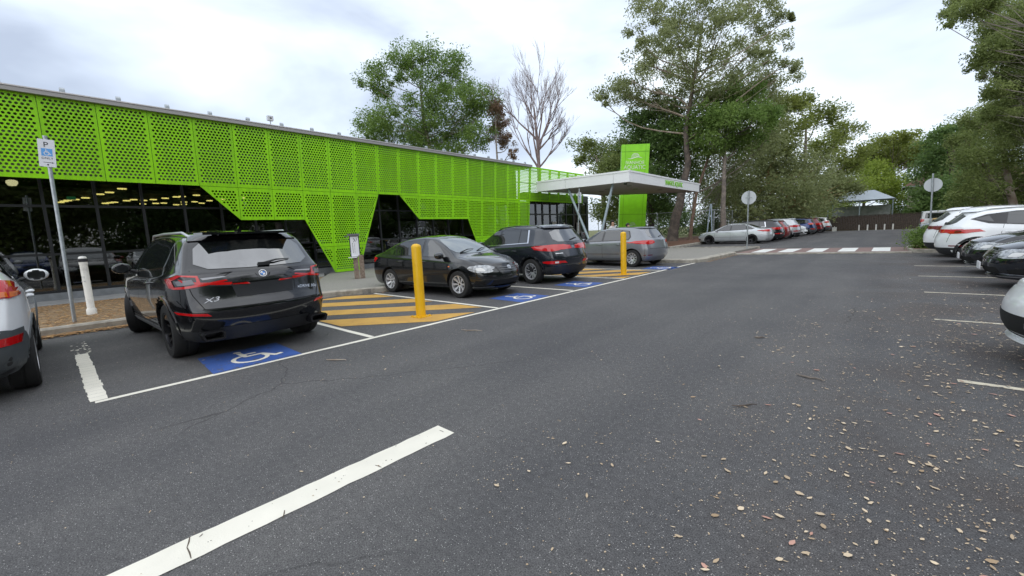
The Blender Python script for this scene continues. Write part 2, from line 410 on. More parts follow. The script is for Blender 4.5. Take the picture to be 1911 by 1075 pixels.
def kerb(name, pts, w=.15, h=.145):
    b = MB().m(CONC)
    P = [Vector((p[0], p[1], 0)) for p in pts]
    L_, R_ = [], []
    for i, p in enumerate(P):
        d = (P[min(i+1, len(P)-1)]-P[max(i-1, 0)]).normalized(); n = Vector((-d.y, d.x, 0))
        L_.append(p+n*w/2); R_.append(p-n*w/2)
    prof = lambda i: [(L_[i].x, L_[i].y, -.02), (L_[i].x, L_[i].y, h), (L_[i].x*.8+R_[i].x*.2, L_[i].y*.8+R_[i].y*.2, h+.006), (L_[i].x*.2+R_[i].x*.8, L_[i].y*.2+R_[i].y*.8, h+.003), (R_[i].x, R_[i].y, h-.03), (R_[i].x, R_[i].y, -.02)]
    rows = [[b.b.verts.new(q) for q in prof(i)] for i in range(len(P))]
    for i in range(len(P)-1):
        for k in range(5): b.b.faces.new((rows[i][k], rows[i][k+1], rows[i+1][k+1], rows[i+1][k]))
    b.b.faces.new(rows[0]); b.b.faces.new(rows[-1][::-1])
    o = b.build(name, smooth=40); o['kind'] = 'structure'; return o
kerb('kerb', [(KX-.06, -22), (KX-.06, 4.2), (-10.93, 4.9), (-10.62, 5.5), (-10.38, 6.1), (-10.40, 16.4)])
kerb('kerb', [(-10.40, 16.62), (-6.1, 16.64), (-5.72, 16.85), (-5.56, 17.4), (-5.50, 21.3)], .3, .14)
kerb('kerb', [(-5.28, 25.55), (-7.5, 25.5), (-9.9, 25.3), (-10.35, 26.0), (-10.6, 31), (-10.6, 61)], .18, .16)
# crossing on a low raised table of brick-red asphalt with concrete ramps
b = MB().m(CONC)
b.prism([(-5.5, 21.15), (.55, 22.35), (.55, 22.75), (-5.5, 21.75)], .0, .045)
b.m(mat('brick_red_paving', (.25, .165, .145), .85, noise=((.20, .135, .12), .4, .6), nscale=8, bump=.3, bscale=40))
b.prism([(-5.5, 21.76), (.55, 22.76), (.55, 25.7), (-5.3, 25.3)], .0, .05)
b.build('raised_crossing')['kind'] = 'structure'
b = MB().m(mat('crossing_white', (.80, .80, .76), .6, noise=((.68, .68, .64), .45, .65), nscale=4))
for x0 in (-4.92, -3.90, -2.84, -1.76, -.66):
    y0 = 21.95 + (x0+5.5)*.165
    b.poly([(x0, y0, .0545), (x0+.58, y0+.08, .0545), (x0+.58, y0+2.75, .0545), (x0, y0+2.67, .0545)])
b.build('crossing_stripes')['kind'] = 'structure'
# island on the right, with low shrubs
raised('traffic_island', [(.62, 22.75), (5.5, 23.1), (5.5, 25.7), (.62, 25.6)], .12, mat('brick_island_paving', (.33, .18, .14), .85, noise=((.24, .12, .1), .4, .6), nscale=8))
kerb('kerb', [(5.6, 23.0), (1.0, 22.6), (.6, 22.72), (.52, 23.1), (.52, 25.3), (.7, 25.7), (5.6, 25.8)], .16, .13)

# painted markings
ZM = .004
def strip(p0, p1, w, material, b, z=ZM):
    a, c = Vector((*p0, z)), Vector((*p1, z)); d = (c-a).normalized(); n = Vector((-d.y, d.x, 0))*w/2
    b.m(material).poly([a+n, a-n, c-n, c+n])
def ragged(p0, p1, w, b, material, step=.06, j=.012, z=ZM):
    a, c = Vector((*p0, z)), Vector((*p1, z)); L_ = (c-a).length; d = (c-a)/L_; n = Vector((-d.y, d.x, 0))
    k = max(2, int(L_/step)); prev = None; b.m(material)
    for i in range(k+1):
        q = a + d*L_*i/k; e1, e2 = w/2+random.uniform(-j, j), w/2+random.uniform(-j, j)
        cur = (b.b.verts.new(q+n*e1), b.b.verts.new(q-n*e2))
        if prev:
            f = b.b.faces.new((prev[0], prev[1], cur[1], cur[0])); f.material_index = b.mi
        prev = cur
b = MB()
ragged((-5.66, .16), (-5.60, 16.6), .085, b, WHITEP, .35, .006)
for y0, y1, xk in ((3.13, 3.13, -10.9), (5.83, 5.83, -10.3), (8.47, 8.47, -10.3), (11.08, 11.08, -10.3), (13.62, 13.62, -10.3)):
    ragged((xk, y0), (-5.71, y1), .085, b, WHITEP, .3, .005, ZM)
b.build('bay_line_markings')['kind'] = 'structure'
b = MB()
x = -8.55
while x < -5.72:
    w = random.uniform(.13, .17); hw = .068
    if x > -8.7: b.m(WHITEP).poly([(x, .19-hw+random.uniform(-.008, .008), ZM+.001), (x+w-.003, .19-hw+random.uniform(-.008, .008), ZM+.001), (x+w-.003, .19+hw+random.uniform(-.008, .008), ZM+.001), (x, .19+hw+random.uniform(-.008, .008), ZM+.001)])
    x += w
for i in range(40):
    x = random.uniform(-9.7, -8.6); y = .19+random.uniform(-.1, .1); w = random.uniform(.01, .05)
    b.poly([(x, y, ZM), (x+w, y+.01, ZM), (x+w, y+w*.8, ZM), (x, y+w*.6, ZM)])
b.build('worn_end_line')['kind'] = 'structure'
b = MB(); ragged((-2.52, -6), (-2.435, 1.87), .195, b, WHITEP, .09, .005); b.build('centre_line_marking')['kind'] = 'structure'
b = MB().m(mat('paint_crack', (.10, .075, .055), .9))
for pa, pb in (((354, 1002), (349, 1022)), ((349, 1022), (357, 1042)), ((531, 952), (528, 966)), ((378, 996), (372, 1002)), ((700, 868), (712, 872)), ((820, 803), (828, 806))):
    a, c = at_z(*pa, .0052), at_z(*pb, .0052); d = (c-a).normalized(); n = Vector((-d.y, d.x, 0))*.004; b.poly([a-n*.5, a+n*.6, (a+c)/2+n*1.3, c+n*.3, c-n*.6, (a+c)/2-n*.4])
for k in range(26):
    f = random.random()**.7; p = Vector((-2.52+.085*f*0.9+random.uniform(-.09, .09), -1+2.8*f, .0051)); r_ = random.uniform(.001, .005); b.poly([p+Vector((r_*math.cos(a_), r_*math.sin(a_)*random.uniform(.5, 1.5), 0)) for a_ in (0, 1.2, 2.4, 3.6, 4.9)])
b.build('centre_line_cracks')['kind'] = 'structure'
b = MB()
for y in (5.19, 8.16, 11.0, 13.9, 16.7): ragged((.48, y), (5.3, y+.05), .075, b, WHITEW, .2, .008)
b.build('right_bay_lines')['kind'] = 'structure'
def hatch(name, x0, x1, y0, y1, cs):
    bb = MB().m(YELP)
    for c0, c1 in cs:      # band between x-y=c0 and x-y=c1 clipped to the rectangle
        tm = bmesh.new(); vs = [tm.verts.new(p) for p in ((x0, y0, ZM), (x1, y0, ZM), (x1, y1, ZM), (x0, y1, ZM))]; tm.faces.new(vs)
        for cc, s_ in ((c0, -1), (c1, 1)):
            g = tm.verts[:]+tm.edges[:]+tm.faces[:]
            bmesh.ops.bisect_plane(tm, geom=g, plane_co=(cc, 0, 0), plane_no=(s_, -s_, 0), clear_outer=True)
        for f in tm.faces: bb.poly([v.co.copy() for v in f.verts])
        tm.free()
    bb.build(name)['kind'] = 'structure'
hatch('yellow_hatching', -10.6, -5.78, 3.24, 5.74, [(-15.75, -14.95), (-14.2, -13.38), (-12.62, -11.78), (-11.08, -10.15)])
hatch('yellow_hatching', -10.3, -5.78, 11.2, 13.5, [(-23.5, -22.7), (-22, -21.1), (-20.4, -19.55), (-18.85, -18.0), (-17.45, -16.7)])
# accessible bay symbols: blue square with wheelchair figure, seen from the road
def arc(cx, cy, r, a0, a1, n=14): return [(cx+r*math.cos(R(a0+(a1-a0)*i/n)), cy+r*math.sin(R(a0+(a1-a0)*i/n))) for i in range(n+1)]
def wheelchair(b, material, put, s, t=.05):
    """strokes of the symbol in a unit square; put maps (u,v) to a point"""
    b.m(material)
    def stroke(pts, w=t):
        for i in range(len(pts)-1):
            a, c = Vector((*pts[i], 0)), Vector((*pts[i+1], 0)); d = (c-a)
            if d.length < 1e-6: continue
            d.normalize(); n = Vector((-d.y, d.x, 0))*w/2; e_ = d*w*.25
            b.poly([put(*(a-e_+n).xy), put(*(a-e_-n).xy), put(*(c+e_-n).xy), put(*(c+e_+n).xy)])
    stroke(arc(.46, .34, .24, 110, 380, 20), t*1.1)
    stroke([(.42, .80), (.44, .50), (.68, .50), (.80, .22), (.90, .26)], t*1.3)
    stroke([(.42, .66), (.62, .66)], t)
    b.poly([put(.42+.06*math.cos(k*math.pi/5), .90+.06*math.sin(k*math.pi/5)) for k in range(10)])
for i, (x0, y0) in enumerate(((-6.68, 1.18), (-6.72, 6.62), (-6.75, 9.10), (-6.5, 13.95))):
    b = MB(); s = 1.0
    b.m(BLUEP).poly([(x0, y0, ZM), (x0+s, y0-.05, ZM), (x0+s, y0+.93, ZM), (x0, y0+.95, ZM)])
    wheelchair(b, WHITEP, lambda u, v: (x0+.08+(1-v)*.82, y0+.08+u*.78, ZM+.003+.0005*random.random()), s, .06)
    b.build('accessible_bay_symbol')['kind'] = 'structure'

# ------------------------------------------------------------------ the aquatic centre
BF = Vector((-17.09, 8.01, .15)); BD = Vector((-.0352, .99938, 0)).normalized(); BN = Vector((BD.y, -BD.x, 0))
K_ = 1.04
LEAN = R(4)
FUP = BN*math.sin(LEAN) + Vector((0, 0, math.cos(LEAN)))
FNO = BD.cross(FUP)         # outward
MF = Matrix.Identity(4)
for i in range(3): MF[i][0], MF[i][1], MF[i][2], MF[i][3] = BD[i], FUP[i], FNO[i], BF[i]
MBW = Matrix.Identity(4)     # building frame: x along facade, y outward to the road, z up
for i in range(3): MBW[i][0], MBW[i][1], MBW[i][2], MBW[i][3] = BD[i], BN[i], (0, 0, 1)[i], (BF.x, BF.y, 0)[i]
PP = 1.05*K_
V3, V2, V1, V0 = 5.19*K_, 3.13*K_, 2.075*K_, 1.04*K_
bld = empty('aquatic_centre')
tag(bld, 'long low building behind perforated lime green screens with black framed glass below', 'building')

def perf_mesh(poly, name='facade_panel'):
    """perforated sheet, poly convex and counter-clockwise in (u, v); real round holes"""
    g = .006; px, py, hr, mg = .0990, .0880, .0325, .046
    us = [p[0] for p in poly]; vs = [p[1] for p in poly]
    u0, u1, v0, v1 = min(us), max(us), min(vs), max(vs)
    E = []
    for i in range(len(poly)):
        a = Vector(poly[i]); c = Vector(poly[(i+1) % len(poly)]); d = (c-a).normalized(); E.append((a, Vector((d.y, -d.x))))   # outward normal
    bm = bmesh.new()
    ncol = int((u1-u0)/px)+3; nrow = int((v1-v0)/py)+3
    cu, cv = (u0+u1)/2, (v0+v1)/2
    for r_ in range(-nrow//2-1, nrow//2+2):
        for c_ in range(-ncol//2-1, ncol//2+2):
            x = cu + c_*px + (px/2 if r_ % 2 else 0); y = cv + r_*py + py/2
            if x+px < u0 or x-px > u1 or y+py < v0 or y-py > v1: continue
            dist = min(-((Vector((x, y))-a).dot(n)) for a, n in E)
            hx, hy = px/2, py/2
            outer = [(hx, -hy), (hx, -hy/3), (hx, hy/3), (hx, hy), (hx/3, hy), (-hx/3, hy), (-hx, hy), (-hx, hy/3), (-hx, -hy/3), (-hx, -hy), (-hx/3, -hy), (hx/3, -hy)]
            if dist > hr+mg:
                ov = [bm.verts.new((x+p[0], y+p[1], 0)) for p in outer]
                iv = []; iw = []
                for p in outer:
                    a = math.atan2(p[1], p[0]); iv.append(bm.verts.new((x+hr*math.cos(a), y+hr*math.sin(a), 0))); iw.append(bm.verts.new((x+hr*math.cos(a), y+hr*math.sin(a), -.004)))
                for k in range(12):
                    bm.faces.new((ov[k], ov[(k+1) % 12], iv[(k+1) % 12], iv[k]))
                    bm.faces.new((iv[k], iv[(k+1) % 12], iw[(k+1) % 12], iw[k]))
            elif dist > -.10:
                bm.faces.new([bm.verts.new((x+s_*hx, y+t_*hy, 0)) for s_, t_ in ((-1, -1), (1, -1), (1, 1), (-1, 1))])
    for a, n in E:
        gg = bm.verts[:]+bm.edges[:]+bm.faces[:]
        bmesh.ops.bisect_plane(bm, geom=gg, plane_co=(a.x-n.x*g, a.y-n.y*g, 0), plane_no=(n.x, n.y, 0), clear_outer=True)
    # folded edge returns
    P = []
    nE = len(E)
    for i in range(nE):
        (a1, n1), (a2, n2) = E[i-1], E[i]
        A = np.array([[n1.x, n1.y], [n2.x, n2.y]]); bb = np.array([n1.dot(a1)-g, n2.dot(a2)-g]); P.append(np.linalg.solve(A, bb))
    for i in range(nE):
        p, q = P[i], P[(i+1) % nE]
        bm.faces.new([bm.verts.new(v) for v in ((p[0], p[1], 0), (q[0], q[1], 0), (q[0], q[1], -.035), (p[0], p[1], -.035))])
    me = bpy.data.meshes.new(name); bm.to_mesh(me); bm.free(); me.materials.append(GREEN)
    return me
def panel(me, u, v):
    o = link('facade_panel', me, bld); o.matrix_world = MF @ Matrix.Translation((u, v, 0)); return o
up_me = perf_mesh([(0, 0), (PP, 0), (PP, V3-V2), (0, V3-V2)])
for k in range(-3, 25): panel(up_me, (k-7)*PP, V2)
U = lambda k: (k-7)*PP
mid_me = perf_mesh([(0, 0), (PP, 0), (PP, V2-V1), (0, V2-V1)])
low_me = perf_mesh([(0, 0), (PP, 0), (PP, V2-V0), (0, V2-V0)])
foot_me = perf_mesh([(0, 0), (PP, 0), (PP, V0), (0, V0)])
for k in (4, 5, 11, 12, 13): panel(mid_me, U(k), V1)
for k in (7, 15, 16, 17, 18): panel(low_me, U(k), V0); panel(foot_me, U(k), 0)
tri_me = perf_mesh([(0, V2-V1), (PP, 0), (PP, V2-V1)])
panel(tri_me, U(3), V1); panel(tri_me, U(10), V1)
xa = PP*(V1-V0)/V1; xc = PP*V0/V2
for k in (6, 14):
    panel(perf_mesh([(0, V1-V0), (xa, 0), (PP, 0), (PP, V2-V0), (0, V2-V0)]), U(k), V0)
    panel(perf_mesh([(xa, V0), (PP, 0), (PP, V0)]), U(k), 0)
panel(perf_mesh([(0, 0), (xc, 0), (PP, V2-V0), (0, V2-V0)]), U(8), V0)
panel(perf_mesh([(0, 0), (.02, 0), (xc, V0), (0, V0)]), U(8), 0)
def bpart(name, b, smooth=None):
    o = b.build(name, bld, smooth=smooth); o.matrix_world = MBW; return o
OFF = -.83; UA, UB, UR = U(-3)-1, U(19), U(25)
# steel girts behind the screens
b = MB().m(mat('girt_steel', (.16, .20, .13), .5, .2))
for vz in (3.62, 4.5, 5.30): b.box((UA, -.30+vz*math.tan(LEAN), vz), (UR, -.22+vz*math.tan(LEAN), vz+.05))
for k in range(-3, 26):
    b.tube([(U(k), -.1+3.35*math.tan(LEAN), 3.45), (U(k), -.1+5.4*math.tan(LEAN), 5.45)], .025, 6)
bpart('screen_rail', b)
# dark wall behind the upper screens, roof and gutter
b = MB().m(mat('wall_behind_screen', (.10, .135, .075), .8, noise=((.15, .18, .11), .45, .6), nscale=1.2)); b.box((UA, -1.15, 3.55), (UB, -.95, 5.35)); bpart('upper_wall', b)
b = MB().m(mat('roof_sheet', (.38, .38, .37), .5, .3)); b.box((UA, -24, 5.42), (UB, .34, 5.50)); bpart('roof', b)
b = MB().m(mat('gutter_grey', (.30, .29, .28), .45, .3)); b.box((UA, .345, 5.47), (UB+.05, .50, 5.575)); b.m(mat('gutter_cap', (.52, .50, .49), .4, .3)); b.box((UA, .30, 5.58), (UB+.05, .52, 5.61)); bpart('gutter', b)
cap = MB().m(STEEL); cap.box((-.05, -.05, 0), (.05, .05, .085)); cap.tube([(-.05, 0, .085), (.05, 0, .085)], .05, 10); cme = cap.mesh('roof_bracket')
for k in range(-3, 19):
    o = link('roof_bracket', cme, bld); o.matrix_world = MBW @ Matrix.Translation((U(k)+.5, .41, 5.61))
# plinth
b = MB().m(PLINTH); b.box((UA, OFF-.35, .05), (UB, OFF+.10, .33)); bpart('plinth', b)
# glazing
PANE = pane_mat()
GP = 1.062
fr = MB().m(DARKFR)
fr.box((-.035, -.09, .335), (.035, .03, 3.62))
for z_ in (.335, 1.39, 2.74): fr.box((.036, -.07, z_), (GP-.036, .02, z_+.065))
fme = fr.mesh('frame')
pm = MB().m(PANE); pm.box((.0, -.04, .36), (GP, -.03, 3.6)); pme = pm.mesh('window')
nwin = 0
u = -7.79-GP*4
while u < UB-.3:
    o = link('window', pme, bld); o.matrix_world = MBW @ Matrix.Translation((u, OFF, 0))
    f_ = link('frame', fme, o); f_.matrix_world = o.matrix_world.copy()
    u += GP
# interior seen through the glass
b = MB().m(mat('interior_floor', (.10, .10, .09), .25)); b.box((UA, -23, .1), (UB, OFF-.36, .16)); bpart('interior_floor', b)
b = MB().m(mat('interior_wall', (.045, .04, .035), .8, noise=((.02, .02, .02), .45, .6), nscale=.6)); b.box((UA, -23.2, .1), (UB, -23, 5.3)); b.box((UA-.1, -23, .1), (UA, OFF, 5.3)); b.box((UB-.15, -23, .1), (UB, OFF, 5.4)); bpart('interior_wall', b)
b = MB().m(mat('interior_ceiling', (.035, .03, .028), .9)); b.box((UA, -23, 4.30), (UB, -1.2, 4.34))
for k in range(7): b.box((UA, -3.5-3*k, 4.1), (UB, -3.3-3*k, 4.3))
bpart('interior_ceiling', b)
LIT = mat('lit_ceiling_lamp', (1, .85, .5), .5, emit=(1, .68, .20), estr=6)
LITW = mat('lit_round_lamp', (1, .9, .7), .5, emit=(1, .74, .42), estr=4)
lp = MB().m(LIT); lp.lathe([(.001, 0), (.7, .02), (.8, .08), (.7, .14), (.001, .16)], 16)
lme = lp.mesh('ceiling_lamp'); lme.transform(Matrix.Diagonal((.10, .20, .45, 1)))
LP = [(227,348.5),(204,355.5),(186,359),(159,366),(140,369),(126,371),(119,372.5),(112,374.5),(196,376.5),(205,375.5),(213,374.5),(236,371.5),(249,369.5)] + [(x/3.981, 120+y/3.981) for x, y in ((1065,1000),(1137,993),(1225,983),(1308,973),(1352,970),(1458,960),(1060,1026),(1155,1022),(1215,1020),(1308,1033),(1365,1012),(1445,1010),(1497,1021),(1555,1002),(1365,1030),(1650,992),(1795,980))]
for p in LP:
    q = at_z(p[0], p[1], 4.12)
    o = link('ceiling_lamp', lme, bld); o.location = (q.x, q.y, 4.0)
lp = MB().m(LITW); lp.lathe([(.001, -.13), (.10, -.11), (.15, -.02), (.14, .06), (.05, .1), (.001, .1)], 16); o = lp.build('round_lamp', bld); q = at_z(22, 340.5, 4.05); o.location = q
sg = MB().m(mat('exit_sign_green', (.02, .3, .1), .5, emit=(.05, .5, .2), estr=.5)); q = at_z(133, 369.8, 3.95); sg.box((-.04, -.15, -.07), (.04, .15, .07)); o = sg.build('exit_sign', bld); o.location = q
# gym machines and desks inside: dark silhouettes
gy = MB().m(mat('gym_machine_dark', (.03, .03, .035), .4)); 
for k in range(9):
    u = -8+k*2.3; gy.box((u, -4.2, .16), (u+.8, -2.4, .42)); gy.tube([(u+.1, -2.6, .3), (u+.1, -2.2, 1.4), (u+.7, -2.2, 1.4), (u+.7, -2.6, .3)], .04, 6); gy.box((u+.15, -2.3, 1.3), (u+.65, -2.15, 1.6))
bpart('gym_machines', gy)
b = MB().m(mat('wheel_poster', (.55, .28, .03), .5)); b.lathe([(.001, 0), (.42, 0), (.42, .03), (.001, .03)], 6, Matrix.Translation((2.0, -1.3, 1.25)) @ Matrix.Rotation(R(90), 4, 'X')); bpart('yellow_wall_badge', b)
# entrance: dark glass box under the canopy
b = MB().m(mat('entry_bulkhead', (.10, .105, .11), .6)); b.box((UB+.02, -.6, 3.56), (UB+7.6, -.02, 4.0)); bpart('entry_bulkhead', b)
b = MB().m(DARKFR)
for uu in (0.1, .95, 1.7, 2.6, 3.5, 4.6, 5.6, 6.6, 7.5): b.box((UB+uu, -.14, .14), (UB+uu+.09, -.03, 3.56))
for z_ in (.14, 2.55, 3.48): b.box((UB+.1, -.13, z_), (UB+7.5, -.04, z_+.09))
bpart('entry_door_frame', b)
b = MB().m(PANE); b.box((UB+.1, -.10, .2), (UB+7.5, -.09, 3.5)); bpart('entry_glass', b)
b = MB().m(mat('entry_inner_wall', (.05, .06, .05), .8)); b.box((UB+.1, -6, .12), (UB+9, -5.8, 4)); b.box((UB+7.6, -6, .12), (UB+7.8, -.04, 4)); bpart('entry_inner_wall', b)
b = MB().m(mat('notice_paper', (.42, .40, .38), .8)); b.box((UB+6.0, -.02, 1.2), (UB+6.5, -.005, 2.0)); b.box((UB+4.2, -.02, 1.55), (UB+4.4, -.005, 2.0)); b.box((UB+2.8, -.02, 1.3), (UB+3.3, -.005, 2.1)); bpart('notice', b)

# canopy
can = empty('entrance_canopy'); tag(can, 'white flat entrance canopy with deep fascia on slanted steel props', 'canopy')
ZC, ZT = 3.967, 4.60
P0, P1, P2, P3 = (-17.0, 21.45), (-11.02, 22.12), (-11.46, 34.9), (-16.85, 28.9)
def cpart(name, bb): return bb.build(name, can)
b = MB().m(SOFFIT); b.poly([(*p, ZC+.03) for p in (P0, P1, P2, P3)]); cpart('soffit', b)
b = MB().m(mat('canopy_roof', (.35, .35, .36), .6)); b.poly([(*p, ZT-.05) for p in (P0, P1, P2, P3)]); cpart('canopy_roof', b)
def fascia(a, c, seams, name='fascia'):
    a, c = Vector((*a, 0)), Vector((*c, 0)); L_ = (c-a).length; d = (c-a)/L_; n = Vector((d.y, -d.x, 0))
    cuts = [0]+seams+[L_]
    b = MB().m(WHITEC)
    for s0, s1 in zip(cuts, cuts[1:]):
        M_ = Matrix.Identity(4)
        for i in range(3): M_[i][0], M_[i][1], M_[i][2], M_[i][3] = d[i], n[i], (0, 0, 1)[i], a[i]
        b.box((s0+.008, -.05, ZC), (s1-.008, .0, ZT-.10), M_)
    b.box((0, -.06, ZT-.095), (L_, .03, ZT), M_)
    b.m(DARKFR).box((0, -.09, ZC+.01), (L_, -.052, ZT-.12), M_)
    return cpart(name, b), M_
fascia(P0, P1, [2.05, 5.1]); FB = fascia(P1, P2, [1.6])
fascia(P2, P3, [4.]); 
me = text_mesh('IVANHOE AQUATIC', .46, GREEND, .012, sx=.80)
o = link('canopy_lettering', me, can)
_a, _c = Vector((*P1, 0)), Vector((*P2, 0)); _d = (_c-_a).normalized(); _n = _d.cross(Vector((0, 0, 1))); _p = _a+_d*7.1+_n*.012+Vector((0, 0, 4.24))
Mf = Matrix.Identity(4)
for i in range(3): Mf[i][0], Mf[i][1], Mf[i][2], Mf[i][3] = _d[i], (0, 0, 1)[i], _n[i], _p[i]
o.matrix_basis = Mf
for tp in ((-15.05, 22.1), (-12.2, 22.45)):
    b = MB().m(STEELP); b.tube([(-12.95 if tp[0] < -14 else -12.75, 20.9+.6, .13), (tp[0], tp[1], ZC+.02)], .075, 14); 
    b.m(STEEL); b.lathe([(.001, .13), (.14, .13), (.14, .15), (.001, .15)], 12, Matrix.Translation((-12.95 if tp[0] < -14 else -12.75, 21.5, 0)))
    cpart('slanted_prop', b)
b = MB().m(GLOSSB); b.lathe([(.001, -.1), (.09, -.08), (.1, 0), (.001, .01)], 12, Matrix.Translation((-11.53, 22.68, ZC))); cpart('dome_camera', b)
for p in ((-12.2, 24.5), (-13, 27), (-12.4, 29.5), (-14, 25), (-15, 26)):
    b = MB().m(mat('downlight', (.25, .24, .23), .5)); b.lathe([(.001, -.01), (.16, -.01), (.16, .03), (.001, .03)], 16, Matrix.Translation((*p, ZC))); cpart('downlight', b)

# sign tower
tw = empty('sign_tower', (-16.6, 33.0, .12)); tag(tw, 'tall lime green sign pylon with white wave logo rising behind the canopy', 'sign')
# front face towards the camera, leaning a little to the right
tdir = Vector((.74, .52, 0)).normalized(); tnor = Vector((.52, -.74, 0)).normalized()*1
tdir = Vector((.80, .60, 0)).normalized(); tnor = Vector((tdir.y, -tdir.x, 0))
q0, q1 = at_d(1157, 447, 1), None
def on_plane(px, py, P, n):
    d = ray(px, py); o_ = Vector((0, 0, CAMH)); t = (P-o_).dot(n)/d.dot(n); return o_+d*t
TP = Vector((-16.2, 33.0, .12)); 
LB, RB, RT, LT = (on_plane(px, py, TP, tnor) for px, py in ((1154, 452), (1202.5, 452), (1213, 268), (1161, 270)))
def tw_build(name, pts, thick, material, off=0):
    b = MB().m(material); a = [p + tnor*off for p in pts]; c = [p - tnor*(thick-off) for p in pts]
    b.poly(a); b.poly(c[::-1])
    for i in range(len(a)): b.poly([a[i], c[i], c[(i+1) % len(a)], a[(i+1) % len(a)]])
    me = b.mesh(name); o = link(name, me, tw); o.matrix_parent_inverse = Matrix.Translation(-Vector((-16.6, 33, .12))); return o
tw_build('pylon_body', [LB, RB, RT, LT], .5, GREEND)
def tuv(u, v): return (LB*(1-u)+RB*u)*(1-v) + (LT*(1-u)+RT*u)*v
SE = mat('panel_joint', (.06, .16, .004), .8)
for u0, v0, u1, v1 in ((.13, 0, .137, 1), (.86, 0, .867, 1), (0, .925, 1, .929), (0, .29, 1, .293)):
    tw_build('panel_joint', [tuv(u0, v0), tuv(u1, v0), tuv(u1, v1), tuv(u0, v1)], .004, SE, .004)
LOGOW = mat('logo_white', (.62, .70, .52), .5)
TX = (tuv(1, .6)-tuv(0, .6)); TXn = TX.normalized(); TZ = (tuv(.5, 1)-tuv(.5, 0)).normalized()
MT = Matrix.Identity(4)
def tplace(o, u, v, s=1):
    p = tuv(u, v)+tnor*.012; M_ = Matrix.Identity(4)
    for i in range(3): M_[i][0], M_[i][1], M_[i][2], M_[i][3] = TXn[i]*s, TZ[i]*s, tnor[i]*s, p[i]
    o.matrix_parent_inverse = Matrix.Translation(-Vector((-16.6, 33, .12))); o.matrix_basis = M_
def logo_mesh(material):
    b = MB().m(material)
    def band(up, lo): 
        for i in range(len(up)-1): b.poly([(*up[i], 0), (*lo[i], 0), (*lo[i+1], 0), (*up[i+1], 0)])
    # a low wave with three arcs curling over it
    xs = np.linspace(-1, 1, 25)
    w = [(x, -.28+.12*math.sin((x+.15)*3.1)) for x in xs]
    band([(x, y+.07*(1-x*x)+.005) for x, y in w], [(x, y-.05*(1-x*x)-.005) for x, y in w])
    for r_, cx, t_ in ((.52, .05, .07), (.37, .08, .06), (.22, .1, .05)):
        a = [(cx+r_*math.cos(t), -.16+r_*.95*math.sin(t)) for t in np.linspace(R(10), R(200), 22)]
        c_ = [(cx+(r_-t_)*math.cos(t), -.16+(r_-t_)*.95*math.sin(t)) for t in np.linspace(R(10), R(200), 22)]
        band(a, c_)
    return b.mesh('wave_logo')
o = link('wave_logo', logo_mesh(LOGOW), tw); tplace(o, .49, .885, .60)
o = link('pylon_lettering', text_mesh('IVANHOE', .38, LOGOW, .004, sx=.9), tw); tplace(o, .49, .815)
o = link('pylon_lettering', text_mesh('AQUATIC', .46, LOGOW, .004, sx=.85), tw); tplace(o, .49, .768)
o = link('wave_logo', logo_mesh(mat('logo_grey', (.40, .52, .34), .5)), tw); tplace(o, .5, .19, .42)

# ------------------------------------------------------------------ cars (nose towards local +X, origin on the ground between the axles)
PAINTS = {}
def paint(name, col, metal=.3, rough=.25, col2=None):
    if name not in PAINTS:
        PAINTS[name] = mat('car_paint_'+name, col, rough, metal, coat=1, coatr=.02, noise=(col2 or tuple(c*.9 for c in col), .4, .6), nscale=2)
    return PAINTS[name]

